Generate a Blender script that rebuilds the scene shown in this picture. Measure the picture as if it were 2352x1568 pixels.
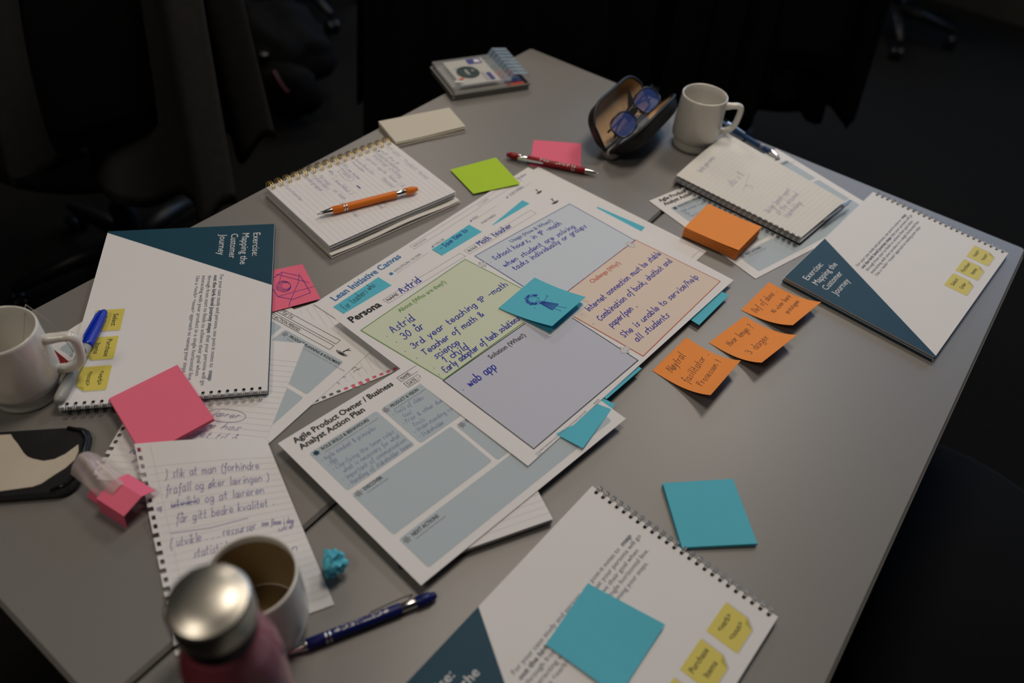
import bpy, math, random
from math import sin, cos, pi, radians, sqrt
from mathutils import Vector, Matrix, noise
random.seed(7)
for o in list(bpy.data.objects): bpy.data.objects.remove(o)
scene = bpy.context.scene
COL = scene.collection
T = 0.74                                   # height of the table top above the floor

# ------------------------------------------------------------------ camera
cam_d = bpy.data.cameras.new('camera'); cam = bpy.data.objects.new('camera', cam_d); COL.objects.link(cam)
pitch, roll = 0.7807320, 0.1090513
_r = Vector((1, 0, 0)); _f = Vector((0, cos(pitch), -sin(pitch))); _u = Vector((0, sin(pitch), cos(pitch)))
_R = cos(roll)*_r + sin(roll)*_u; _U = -sin(roll)*_r + cos(roll)*_u
cam.matrix_world = Matrix(((_R.x, _U.x, -_f.x, 0), (_R.y, _U.y, -_f.y, 0), (_R.z, _U.z, -_f.z, T+0.66773), (0, 0, 0, 1)))
cam_d.sensor_width = 36.0; cam_d.lens = 1809.648/2352*36.0; cam_d.clip_start = 0.02
cam_d.dof.use_dof = True; cam_d.dof.focus_distance = 0.95; cam_d.dof.aperture_fstop = 2.8
scene.camera = cam

# ------------------------------------------------------------------ world, exposure
wd = bpy.data.worlds.new('world'); scene.world = wd; wd.use_nodes = True
wd.node_tree.nodes['Background'].inputs[0].default_value = (0.5, 0.55, 0.65, 1)
wd.node_tree.nodes['Background'].inputs[1].default_value = 0.02
scene.view_settings.view_transform = 'Standard'; scene.view_settings.look = 'None'
scene.view_settings.exposure = 0.0; scene.view_settings.gamma = 1.0
scene.view_settings.use_curve_mapping = False

TH = radians(-32.6534)                      # the tables and the room share this heading
def uv(u, v, z=0.0):                        # room coordinates -> world
    return Vector((u*cos(TH) - v*sin(TH), u*sin(TH) + v*cos(TH), z))
CEIL = 2.75
LAMPS = [(-0.50, 1.00, 12.5), (-0.56, 2.55, 16.5), (-0.50, -0.90, 8.0), (-2.45, 2.55, 13.0)]   # recessed ceiling lamps: u, v, watts
LAMP_COL = (1.0, 0.88, 0.75)
for (lu, lv, lw) in LAMPS:
    ld = bpy.data.lights.new('ceiling_light', 'AREA'); ld.shape = 'RECTANGLE'; ld.size = 0.56; ld.size_y = 0.56
    ld.energy = lw; ld.color = LAMP_COL
    lo = bpy.data.objects.new('ceiling_light', ld); COL.objects.link(lo)
    lo.location = uv(lu, lv, CEIL-0.025); lo.rotation_euler = (0, 0, TH)
WIN = (-3.0, 1.2, 0.95, 2.66)                # window in the far wall: u0, u1, z0, z1
ld = bpy.data.lights.new('window_daylight', 'AREA'); ld.shape = 'RECTANGLE'; ld.size = WIN[1]-WIN[0]-.1; ld.size_y = WIN[3]-WIN[2]-.1
ld.energy = 46.0; ld.color = (0.42, 0.64, 1.0)
lo = bpy.data.objects.new('window_daylight', ld); COL.objects.link(lo)
lo.location = uv((WIN[0]+WIN[1])/2, 4.60, (WIN[2]+WIN[3])/2); lo.rotation_euler = (radians(90), 0, TH + pi)
lo.rotation_euler = (radians(-90), 0, TH)

# ------------------------------------------------------------------ materials
MATS = {}
def mat(name, col, rough=0.6, metal=0.0, spec=0.5, var=0.0, vscale=40.0, bump=0.0, bscale=400.0, trans=0.0, alpha=1.0, coat=0.0, ior=1.45, sheen=0.0, emit=None):
    if name in MATS: return MATS[name]
    m = bpy.data.materials.new(name); m.use_nodes = True; nt = m.node_tree; b = nt.nodes['Principled BSDF']
    b.inputs['Base Color'].default_value = (*col, 1); b.inputs['Roughness'].default_value = rough
    b.inputs['Metallic'].default_value = metal; b.inputs['Specular IOR Level'].default_value = spec
    b.inputs['Transmission Weight'].default_value = trans; b.inputs['Alpha'].default_value = alpha
    b.inputs['Coat Weight'].default_value = coat; b.inputs['IOR'].default_value = ior
    b.inputs['Sheen Weight'].default_value = sheen
    if emit: b.inputs['Emission Color'].default_value = (*emit[0], 1); b.inputs['Emission Strength'].default_value = emit[1]
    tc = None
    if var or bump:
        tc = nt.nodes.new('ShaderNodeTexCoord')
    if var:
        n = nt.nodes.new('ShaderNodeTexNoise'); n.inputs['Scale'].default_value = vscale; n.inputs['Detail'].default_value = 5
        nt.links.new(tc.outputs['Object'], n.inputs['Vector'])
        r = nt.nodes.new('ShaderNodeMix'); r.data_type = 'RGBA'
        r.inputs[6].default_value = (*[c*(1-var) for c in col], 1); r.inputs[7].default_value = (*[min(1, c*(1+var)) for c in col], 1)
        nt.links.new(n.outputs['Fac'], r.inputs[0]); nt.links.new(r.outputs[2], b.inputs['Base Color'])
    if bump:
        n2 = nt.nodes.new('ShaderNodeTexNoise'); n2.inputs['Scale'].default_value = bscale; n2.inputs['Detail'].default_value = 3
        nt.links.new(tc.outputs['Object'], n2.inputs['Vector'])
        bp = nt.nodes.new('ShaderNodeBump'); bp.inputs['Strength'].default_value = bump; bp.inputs['Distance'].default_value = 0.001
        nt.links.new(n2.outputs['Fac'], bp.inputs['Height']); nt.links.new(bp.outputs['Normal'], b.inputs['Normal'])
    MATS[name] = m
    return m
PAPER = mat('white_paper', (.80, .79, .79), .75, spec=.25, var=.015, vscale=25, bump=.03, bscale=900)
PAPERW = mat('cream_paper', (.78, .76, .71), .8, spec=.2, var=.03, vscale=30, bump=.08, bscale=700)
GLOSSP = mat('coated_paper', (.78, .77, .77), .6, spec=.15, var=.015, vscale=20)
TEAL = mat('teal_note_paper', (.115, .52, .66), .8, spec=.2, var=.02, vscale=40)
PINK = mat('pink_note_paper', (.86, .17, .27), .8, spec=.2, var=.02, vscale=40)
ORANGE = mat('orange_note_paper', (.92, .32, .075), .8, spec=.2, var=.02, vscale=40)
GREENN = mat('green_note_paper', (.47, .70, .05), .8, spec=.2, var=.02, vscale=40)
INK = mat('blue_marker_ink', (.012, .022, .40), .6, spec=.3)
PEN = mat('blue_pen_ink', (.10, .12, .38), .6, spec=.2)
PENM = mat('mid_pen_ink', (.16, .19, .40), .6, spec=.2)
PENL = mat('faint_pen_ink', (.27, .29, .48), .6, spec=.2)
PENK = mat('dark_pen_ink', (.05, .035, .05), .6, spec=.2)
PENV = mat('violet_pen_ink', (.05, .03, .30), .6, spec=.2)
BLACKP = mat('black_print', (.022, .024, .028), .6, spec=.3)
GREYP = mat('grey_print', (.30, .31, .34), .7, spec=.2)
LGREYP = mat('light_grey_print', (.48, .49, .52), .7, spec=.2)
BLUEP = mat('blue_print', (.05, .20, .48), .6, spec=.3)
PANEL = mat('grey_blue_panel_print', (.47, .55, .60), .7, spec=.25)
RULE = mat('ruled_line_print', (.62, .62, .65), .8, spec=.2)
DTEAL = mat('dark_teal_print', (.014, .062, .100), .5, spec=.2, var=.12, vscale=9)
WHITEP = mat('white_print', (.75, .75, .75), .5, spec=.4)
YELLOW = mat('yellow_print', (.70, .60, .12), .5, spec=.35)
YELLOWD = mat('dark_yellow_print', (.50, .42, .06), .5, spec=.35)
SHADE = mat('grey_shadow_print', (.55, .55, .57), .6, spec=.3)
BODYP = mat('slate_print', (.16, .18, .23), .6, spec=.3)
CHROME = mat('chrome', (.75, .74, .72), .16, metal=1)
STEEL = mat('brushed_steel', (.60, .57, .50), .36, metal=1, var=.08, vscale=20)
GOLD = mat('gold_wire', (.92, .68, .26), .38, metal=1)
BLACKW = mat('black_wire', (.015, .015, .016), .35, spec=.5)
SILVERW = mat('silver_wire', (.50, .50, .50), .25, metal=1)
HOLE = mat('punched_hole_shadow', (.012, .012, .012), .9, spec=.1)
CERAM = mat('white_ceramic', (.72, .70, .64), .22, spec=.5, coat=.4)
COFFEE = mat('coffee_residue', (.30, .20, .08), .2, spec=.5)
BLK = mat('black_plastic', (.010, .010, .011), .45, spec=.4)
BLKG = mat('glossy_black_plastic', (.008, .008, .010), .18, spec=.5)
LEATHER = mat('black_leather', (.010, .010, .011), .5, spec=.4, bump=.2, bscale=500)
TAN = mat('tan_lining', (.50, .34, .20), .9, spec=.1, var=.05, vscale=90, bump=.1, bscale=700)

# ------------------------------------------------------------------ mesh helpers
def mesh_of(name, V, F, m, smooth=False):
    me = bpy.data.meshes.new(name); me.from_pydata([tuple(v) for v in V], [], F); me.update()
    if m: me.materials.append(m)
    if smooth:
        me.polygons.foreach_set('use_smooth', [True]*len(me.polygons))
    return me
def worldpos(o):
    p = Vector(o.location)
    while o.parent: o = o.parent; p += o.location
    return p
def obj(name, V, F, m, parent=None, smooth=False, origin=None):
    """one mesh object; V in world coordinates, children sit in their parent's space"""
    V = [Vector(v) for v in V]
    base = worldpos(parent) if parent else Vector((0, 0, 0))
    if origin is None:
        if parent: o0 = base
        else:
            xs = [v.x for v in V]; ys = [v.y for v in V]; o0 = Vector(((min(xs)+max(xs))/2, (min(ys)+max(ys))/2, min(v.z for v in V)))
    else: o0 = Vector(origin)
    o = bpy.data.objects.new(name, mesh_of(name, [v-o0 for v in V], F, m, smooth)); COL.objects.link(o)
    o.location = o0 - base
    if parent: o.parent = parent
    return o
def inst(name, me, parent, loc, rotz=0.0):
    o = bpy.data.objects.new(name, me); COL.objects.link(o)
    o.location = Vector(loc) - (worldpos(parent) if parent else Vector((0, 0, 0))); o.rotation_euler = (0, 0, rotz)
    if parent: o.parent = parent
    return o
def tag(o, label, cat, group=None, kind=None):
    o['label'] = label
    if cat: o['category'] = cat
    if group: o['group'] = group
    if kind: o['kind'] = kind
    return o
def thing(name, loc, label, cat, group=None):
    o = bpy.data.objects.new(name, None); COL.objects.link(o); o.location = loc; o.empty_display_size = .02
    return tag(o, label, cat, group)
def struct(o): o['kind'] = 'structure'; return o
def join(*parts):
    V, F = [], []
    for v, f in parts:
        k = len(V); V += [Vector(x) for x in v]; F += [tuple(i+k for i in q) for q in f]
    return V, F
def box(x0, x1, y0, y1, z0, z1):
    return ([Vector(p) for p in ((x0, y0, z0), (x1, y0, z0), (x1, y1, z0), (x0, y1, z0), (x0, y0, z1), (x1, y0, z1), (x1, y1, z1), (x0, y1, z1))],
            [(3, 2, 1, 0), (4, 5, 6, 7), (0, 1, 5, 4), (1, 2, 6, 5), (2, 3, 7, 6), (3, 0, 4, 7)])
def bevbox(x0, x1, y0, y1, z0, z1, b, seg=3):
    """box with rounded vertical corners and softened top and bottom rims"""
    ring = []
    for (cx, cy, a0) in ((x1-b, y1-b, 0), (x0+b, y1-b, 90), (x0+b, y0+b, 180), (x1-b, y0+b, 270)):
        for k in range(seg+1):
            a = radians(a0 + 90*k/seg); ring.append((cx, cy, cos(a), sin(a)))
    c = min(b*.35, (z1-z0)*.3); n = len(ring); V = []; F = []
    for (z, d) in ((z0, c), (z0+c, 0), (z1-c, 0), (z1, c)):
        for (cx, cy, ca, sa) in ring: V.append(Vector((cx+(b-d)*ca, cy+(b-d)*sa, z)))
    for l in range(3):
        for k in range(n): F.append((l*n+k, l*n+(k+1) % n, (l+1)*n+(k+1) % n, (l+1)*n+k))
    F.append(tuple(reversed(range(n)))); F.append(tuple(range(3*n, 4*n)))
    return V, F
def xf(vf, loc, rz=0.0, M=None):
    V, F = vf; R = Matrix.Rotation(rz, 4, 'Z') if M is None else M
    return [R @ Vector(v) + Vector(loc) for v in V], F
def lathe(prof, n=32, close=False, caps=True):
    V = []; F = []
    for (r, z) in prof:
        for k in range(n): V.append(Vector((r*cos(2*pi*k/n), r*sin(2*pi*k/n), z)))
    for i in range(len(prof)-1):
        for k in range(n): F.append((i*n+k, i*n+(k+1) % n, (i+1)*n+(k+1) % n, (i+1)*n+k))
    if caps and prof[0][0] > 1e-6: F.append(tuple(reversed(range(n))))
    if caps and prof[-1][0] > 1e-6 and not close: F.append(tuple(range((len(prof)-1)*n, len(prof)*n)))
    return V, F
def tube(pts, r, n=8, closed=False, rx=None, caps=True):
    """sweep a circle (or an ellipse r x rx) along points"""
    P = [Vector(p) for p in pts]; V = []; F = []; m = len(P); up = None
    for i in range(m):
        if closed: d = P[(i+1) % m]-P[i-1]
        else: d = P[min(i+1, m-1)]-P[max(i-1, 0)]
        d.normalize()
        if up is None:
            up = Vector((0, 0, 1)) if abs(d.z) < .9 else Vector((1, 0, 0))
        s = d.cross(up).normalized(); up = s.cross(d).normalized()
        ri = r[i] if isinstance(r, (list, tuple)) else r
        for k in range(n):
            a = 2*pi*k/n; V.append(P[i] + s*(cos(a)*(rx or ri)) + up*(sin(a)*ri))
    for i in range(m if closed else m-1):
        j = (i+1) % m
        for k in range(n): F.append((i*n+k, i*n+(k+1) % n, j*n+(k+1) % n, j*n+k))
    if not closed and caps: F.append(tuple(reversed(range(n)))); F.append(tuple(range((m-1)*n, m*n)))
    return V, F
def grid(fn, nu, nv):
    V = [fn(i/nu, j/nv) for j in range(nv+1) for i in range(nu+1)]
    F = [(j*(nu+1)+i, j*(nu+1)+i+1, (j+1)*(nu+1)+i+1, (j+1)*(nu+1)+i) for j in range(nv) for i in range(nu)]
    return V, F
def slab(fn, nu, nv, th):
    """a thick curved sheet: fn gives the upper surface, th the thickness below it"""
    def nrm(s, t):
        e = .01; a = Vector(fn(min(s+e, 1), t))-Vector(fn(max(s-e, 0), t)); b = Vector(fn(s, min(t+e, 1)))-Vector(fn(s, max(t-e, 0)))
        return a.cross(b).normalized()
    top, F = grid(fn, nu, nv); nn = len(top); V = [Vector(p) for p in top]
    for j in range(nv+1):
        for i in range(nu+1):
            V.append(V[j*(nu+1)+i] - nrm(i/nu, j/nv)*th)
    F = list(F) + [tuple(nn+k for k in reversed(q)) for q in F]
    edge = [i for i in range(nu)] + [(j*(nu+1)+nu) for j in range(nv)] + [nv*(nu+1)+i for i in range(nu, 0, -1)] + [j*(nu+1) for j in range(nv, 0, -1)]
    for a, b in zip(edge, edge[1:]+edge[:1]): F.append((b, a, a+nn, b+nn))
    return V, F

# ------------------------------------------------------------------ printed letters and handwriting
_tc = {}
def text_mesh(s, bold=0.0):
    k = (s, bold)
    if k not in _tc:
        c = bpy.data.curves.new('t', 'FONT'); c.body = s; c.size = 1; c.resolution_u = 2; c.offset = bold
        o = bpy.data.objects.new('t', c); me = bpy.data.meshes.new_from_object(o)
        V = [(v.co.x, v.co.y) for v in me.vertices]; F = [tuple(p.vertices) for p in me.polygons]
        bpy.data.objects.remove(o); bpy.data.curves.remove(c); bpy.data.meshes.remove(me)
        _tc[k] = (V, F)
    return _tc[k]
CAPH = max(v[1] for v in text_mesh('H')[0])
G = {'a': '5;44 14 02 10 30 42;44 41 50', 'b': '5;08 00;03 14 34 42 30 10 01', 'c': '4;43 14 02 10 30 41', 'd': '5;43 14 02 10 30 42;48 41 50',
 'e': '5;02 42 34 14 02 10 30 41', 'f': '4;47 38 27 20 1C;04 34', 'g': '5;43 14 02 10 30 42;44 4A 3C 0B', 'h': '5;08 00;02 14 34 42 40',
 'i': '2;14 10;16 17', 'j': '3;24 2A 1C 0B;26 27', 'k': '5;08 00;44 02 40', 'l': '2;18 11 20', 'm': '7;04 00;03 14 24 33 30;33 44 54 63 60',
 'n': '5;04 00;02 14 34 42 40', 'o': '5;24 03 01 20 41 43 24', 'p': '5;04 0C;03 14 34 42 30 10 01', 'q': '5;43 14 02 10 30 42;44 4C 5B',
 'r': '4;04 00;02 14 34', 's': '4;44 24 13 22 31 20 00', 't': '4;17 11 20 30;04 34', 'u': '5;04 01 10 30 42;44 41 50', 'v': '5;04 20 44',
 'w': '6;04 10 23 40 54', 'x': '5;04 40;44 00', 'y': '5;04 20;44 1C', 'z': '5;04 44 00 40',
 'A': '6;00 27 50;13 43', 'B': '5;07 00;07 37 45 24 04;24 42 30 00', 'C': '5;46 27 04 02 20 41', 'D': '5;07 00;07 37 44 42 20 00',
 'E': '5;47 07 00 40;04 34', 'F': '5;47 07 00;04 34', 'H': '5;07 00;47 40;04 44', 'I': '2;17 10', 'J': '4;37 31 10 01', 'K': '5;07 00;47 03 40',
 'L': '5;07 00 40', 'M': '7;00 07 33 67 60', 'N': '6;00 07 50 57', 'O': '5;27 04 02 20 42 45 27', 'P': '5;07 00;07 37 45 24 04',
 'R': '5;07 00;07 37 45 24 04;24 50', 'S': '5;46 27 06 14 32 31 20 01', 'T': '6;07 57;27 20', 'U': '5;07 01 20 41 47', 'V': '5;07 20 47',
 'W': '7;07 10 34 50 67', 'Y': '5;07 24 47;24 20', '0': '5;27 04 02 20 42 45 27', '1': '3;05 27 20', '2': '5;06 27 45 00 40',
 '3': '5;06 27 45 24 43 41 20 01', '-': '4;03 33', ',': '2;11 0B', '.': '2;10 11', '/': '4;0A 38', '(': '3;38 15 11 3B', ')': '3;08 25 21 0B',
 '?': '5;06 27 45 23 22;20 21', '&': '6;50 05 17 36 02 10 30 53', '!': '2;17 12;10 11', '*': '2;12 23 22 12', ':': '2;11 12;13 14', ' ': '4'}
G['\u00e5'] = G['a'] + ';26 37 28 17 26'; G['\u00f8'] = G['o'] + ';0A 45'; G['\u00e6'] = '8;34 14 02 10 30 32;32 72 64 44 32 40 60 71'
_YM = {'A': -1, 'B': -2, 'C': -3}
def spline(P, sub=3):
    if len(P) < 3: return P
    out = []
    for i in range(len(P)-1):
        p0 = P[max(i-1, 0)]; p1 = P[i]; p2 = P[i+1]; p3 = P[min(i+2, len(P)-1)]
        for k in range(sub):
            t = k/sub; t2 = t*t; t3 = t2*t
            out.append(tuple(.5*((2*b)+(-a+c)*t+(2*a-5*b+4*c-d)*t2+(-a+3*b-3*c+d)*t3) for a, b, c, d in zip(p0, p1, p2, p3)))
    out.append(P[-1]); return out
def hand_strokes(s, slant=.18, jit=.25, rnd=random):
    x = 0; out = []
    for ch in s:
        g = G.get(ch) or G.get(ch.lower()) or G['o']; parts = g.split(';'); dy = rnd.uniform(-jit, jit)
        for st in parts[1:]:
            P = [(int(p[0])+rnd.uniform(-jit, jit)*.7, (_YM[p[1]] if p[1] in _YM else int(p[1]))+dy+rnd.uniform(-jit, jit)*.6) for p in st.split()]
            out.append([(x+px+slant*py, py) for px, py in spline(P)])
        x += int(parts[0])+1.3
    return out, max(x-1.3, .1)
def ribbon(P, w):
    V = []; F = []
    for i, p in enumerate(P):
        a = P[max(i-1, 0)]; b = P[min(i+1, len(P)-1)]; dx, dy = b[0]-a[0], b[1]-a[1]; l = sqrt(dx*dx+dy*dy) or 1
        ex = 0
        if i == 0: ex = -w*.4
        if i == len(P)-1: ex = w*.4
        nx, ny = -dy/l*w/2, dx/l*w/2; px, py = p[0]+dx/l*ex, p[1]+dy/l*ex
        V += [(px+nx, py+ny), (px-nx, py-ny)]
    F = [(2*i, 2*i+1, 2*i+3, 2*i+2) for i in range(len(P)-1)]
    return V, F
def splash_strokes(s):
    """leaping figure above water rings, unit size s, centred"""
    arc = lambda rx, ry, a0, a1, cy: [(rx*cos(radians(a0+(a1-a0)*k/10)), cy+ry*sin(radians(a0+(a1-a0)*k/10))) for k in range(11)]
    P = [[(0, .05), (.10, -.45)], [(.02, .02), (.22, -.95)], [(.1, -.45), (.55, -.8)], [(0, .05), (.02, -.25), (.14, -.5)],
         arc(.30, .10, -20, 200, .10), arc(.55, .20, -10, 190, .12), arc(.80, .30, 0, 185, .15)]
    return [[(x*s, y*s) for x, y in p] for p in P]

class Sheet:
    """a sheet of paper: u runs right, v runs down from the top-left corner, both in metres"""
    def __init__(s, name, corners, w, h, m, th=.00028, bend=None, n=(1, 1), parent=None, body=None):
        s.C = [Vector(c) + Vector((0, 0, T)) for c in corners]; s.w, s.h, s.bend = w, h, bend; s.buf = {}; s.order = []
        if body is None: V, F = slab(lambda a, b: s.P(a*w, (1-b)*h), n[0], n[1], th)
        else:
            V, F = [], []
            for (u0, v0, u1, v1) in body:
                a = [s.P(u0, v0), s.P(u1, v0), s.P(u1, v1), s.P(u0, v1)]; b = [p - s.N(0, 0)*th for p in a]; k = len(V)
                V += b + a; F += [tuple(k+i for i in q) for q in ((0, 1, 2, 3), (7, 6, 5, 4), (4, 5, 1, 0), (5, 6, 2, 1), (6, 7, 3, 2), (7, 4, 0, 3))]
        s.o = obj(name, V, F, m, parent)
    def P(s, u, v, d=0.0):
        a, b = u/s.w, v/s.h; A, B, C, D = s.C
        p = A*((1-a)*(1-b)) + B*(a*(1-b)) + C*(a*b) + D*((1-a)*b)
        if s.bend: p = p + Vector(s.bend(a, b))
        if d: p = p + s.N(u, v)*d
        return p
    def N(s, u, v):
        e = .001; return (s.P(u+e, v)-s.P(u-e, v)).cross(s.P(u, v-e)-s.P(u, v+e)).normalized()
    STUFF = {'ruled_lines', 'punched_holes', 'bullets', 'pen_scribble', 'pen_doodle', 'printed_subheading', 'printed_footer', 'printed_icon', 'ink_blot', 'pen_dot'}
    def nxt(s): s.call = getattr(s, 'call', 0) + 1
    def put(s, part, m, V2, F, d=.00012):
        key = (part, m.name, 0 if part in s.STUFF else getattr(s, 'call', 0))
        if key not in s.buf: s.buf[key] = ([], [], m); s.order.append(key)
        V, FF, _ = s.buf[key]; k = len(V); V += [s.P(u, v, d) for u, v in V2]; FF += [tuple(i+k for i in f) for f in F]
    def poly(s, part, m, P, d=.00015, sub=0):
        s.nxt()
        if sub and len(P) == 4:
            V = []; 
            for j in range(sub+1):
                for i in range(sub+1):
                    a, b = i/sub, j/sub
                    V.append(tuple(P[0][k]*(1-a)*(1-b)+P[1][k]*a*(1-b)+P[2][k]*a*b+P[3][k]*(1-a)*b for k in (0, 1)))
            F = [(j*(sub+1)+i, (j+1)*(sub+1)+i, (j+1)*(sub+1)+i+1, j*(sub+1)+i+1) for j in range(sub) for i in range(sub)]
            s.put(part, m, V, F, d)
        else: s.put(part, m, P, [tuple(reversed(range(len(P))))], d)
    def rect(s, part, m, u0, v0, u1, v1, d=.00015, sub=0): s.poly(part, m, [(u0, v0), (u1, v0), (u1, v1), (u0, v1)], d, sub)
    def line(s, part, m, P, w, d=.00025, closed=False):
        s.nxt()
        P = list(P) + ([P[0]] if closed else [])
        for a, b in zip(P, P[1:]):
            V, F = ribbon([a, b], w); s.put(part, m, V, [tuple(reversed(f)) for f in F], d)
    def curve(s, part, m, P, w, d=.00028, new=True):
        if new: s.nxt()
        V, F = ribbon(P, w); s.put(part, m, V, F, d)
    def text(s, part, m, t, p0, p1, cap, bold=0.0, d=.00028):
        s.nxt()
        """printed words on the baseline p0 -> p1, letters cap metres high"""
        V, F = text_mesh(t, bold)
        x0 = min(v[0] for v in V); x1 = max(v[0] for v in V); L = sqrt((p1[0]-p0[0])**2+(p1[1]-p0[1])**2)
        ex, ey = (p1[0]-p0[0])/L, (p1[1]-p0[1])/L; sx = L/(x1-x0); sy = cap/CAPH
        s.put(part, m, [(p0[0]+(x-x0)*sx*ex+y*sy*ey, p0[1]+(x-x0)*sx*ey-y*sy*ex) for x, y in V], F, d)
    def hand(s, part, m, t, p0, p1, xh, w=.0006, slant=.18, d=.00034, jit=.25):
        s.nxt()
        st, L0 = hand_strokes(t, slant, jit); L = sqrt((p1[0]-p0[0])**2+(p1[1]-p0[1])**2)
        ex, ey = (p1[0]-p0[0])/L, (p1[1]-p0[1])/L; sx = L/L0; sy = xh/4
        for P in st:
            Q = [(p0[0]+x*sx*ex+y*sy*ey, p0[1]+x*sx*ey-y*sy*ex) for x, y in P]
            if len(Q) == 2 and abs(Q[0][0]-Q[1][0])+abs(Q[0][1]-Q[1][1]) < w: Q[1] = (Q[0][0]+w*.7, Q[0][1]+w*.3)
            V, F = ribbon(Q, w); s.put(part, m, V, F, d)
    def dot(s, part, m, u, v, r, d=.0003):
        s.nxt()
        s.put(part, m, [(u+r*cos(2*pi*k/8), v-r*sin(2*pi*k/8)) for k in range(8)], [tuple(range(8))], d)
    def splash(s, part, m, u, v, size, w):
        s.nxt()
        for P in splash_strokes(size): s.curve(part, m, [(u+x, v+y) for x, y in P], w, new=False)
    def ruled(s, v0, v1, step, u0=0.0, u1=None, w=.0003, m=None, sub=1):
        v = v0
        while v < v1:
            s.curve('ruled_lines', m or RULE, [(u0+((u1 or s.w)-u0)*k/sub, v) for k in range(sub+1)], w, .00014); v += step
    def done(s):
        for key in s.order:
            V, F, m = s.buf[key]; q = obj(key[0], V, F, m, s.o)
            if key[0] in s.STUFF: q['kind'] = 'stuff'
        return s.o
def rect_corners(o, ang, w, h, z):
    """TL corner o, text direction ang (deg) -> the four corners; z one value or four"""
    a = radians(ang); e = Vector((cos(a), sin(a), 0)); f = Vector((sin(a), -cos(a), 0)); o = Vector((o[0], o[1], 0))
    zs = z if isinstance(z, (list, tuple)) else [z]*4
    return [o+Vector((0, 0, zs[0])), o+e*w+Vector((0, 0, zs[1])), o+e*w+f*h+Vector((0, 0, zs[2])), o+f*h+Vector((0, 0, zs[3]))]
def frame(o, ang):
    a = radians(ang); return lambda u, v: (o[0]+cos(a)*u+sin(a)*v, o[1]+sin(a)*u-cos(a)*v)
LEANF = frame((-.2473, .7010), 55.8)

# ================================================================== the room
CARPET = mat('dark_carpet', (.0078, .0073, .0062), .95, spec=.1, var=.5, vscale=160, bump=.6, bscale=260)
WALLM = mat('grey_wall_paint', (.050, .048, .044), .8, spec=.2, var=.05, vscale=6)
BASEM = mat('baseboard_vinyl', (.035, .033, .028), .5, spec=.3)
CEILM = mat('ceiling_tile', (.30, .30, .29), .9, spec=.1, var=.08, vscale=60)
def ubox(u0, u1, v0, v1, z0, z1):
    V, F = box(u0, u1, v0, v1, z0, z1); return [uv(p.x, p.y, p.z) for p in V], F
U0, U1, V0, V1 = -4.2, 3.8, -2.6, 4.56
struct(obj('floor', *ubox(U0-.1, U1+.1, V0-.1, V1+.2, -.06, 0), CARPET))
struct(obj('ceiling', *ubox(U0-.1, U1+.1, V0-.1, V1+.2, CEIL, CEIL+.06), CEILM))
wl = join(ubox(U0-.1, WIN[0], V1, V1+.12, 0, CEIL), ubox(WIN[1], U1+.1, V1, V1+.12, 0, CEIL), ubox(WIN[0], WIN[1], V1, V1+.12, 0, WIN[2]), ubox(WIN[0], WIN[1], V1, V1+.12, WIN[3], CEIL))
struct(obj('wall_far', *wl, WALLM))
struct(obj('wall_left', *ubox(U0-.1, U0, V0, V1, 0, CEIL), WALLM))
struct(obj('wall_right', *ubox(U1, U1+.1, V0, V1, 0, CEIL), WALLM))
struct(obj('wall_near', *ubox(U0, U1, V0-.1, V0, 0, CEIL), WALLM))
struct(obj('baseboard_far', *ubox(U0, U1, V1-.018, V1, 0, .11), BASEM))
FR = mat('window_frame_paint', (.45, .45, .44), .5)
wf = struct(obj('window_1', *join(ubox(WIN[0], WIN[1], V1-.01, V1+.06, WIN[2]-.0, WIN[2]+.05), ubox(WIN[0], WIN[1], V1-.01, V1+.06, WIN[3]-.05, WIN[3]),
    ubox(WIN[0], WIN[0]+.05, V1-.01, V1+.06, WIN[2], WIN[3]), ubox(WIN[1]-.05, WIN[1], V1-.01, V1+.06, WIN[2], WIN[3])), FR))
for (lu, lv, lw) in LAMPS:
    fr = join(ubox(lu-.31, lu+.31, lv-.31, lv-.285, CEIL-.03, CEIL), ubox(lu-.31, lu+.31, lv+.285, lv+.31, CEIL-.03, CEIL),
              ubox(lu-.31, lu-.285, lv-.285, lv+.285, CEIL-.03, CEIL), ubox(lu+.285, lu+.31, lv-.285, lv+.285, CEIL-.03, CEIL))
    struct(obj('trim_1', *fr, FR))

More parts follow.
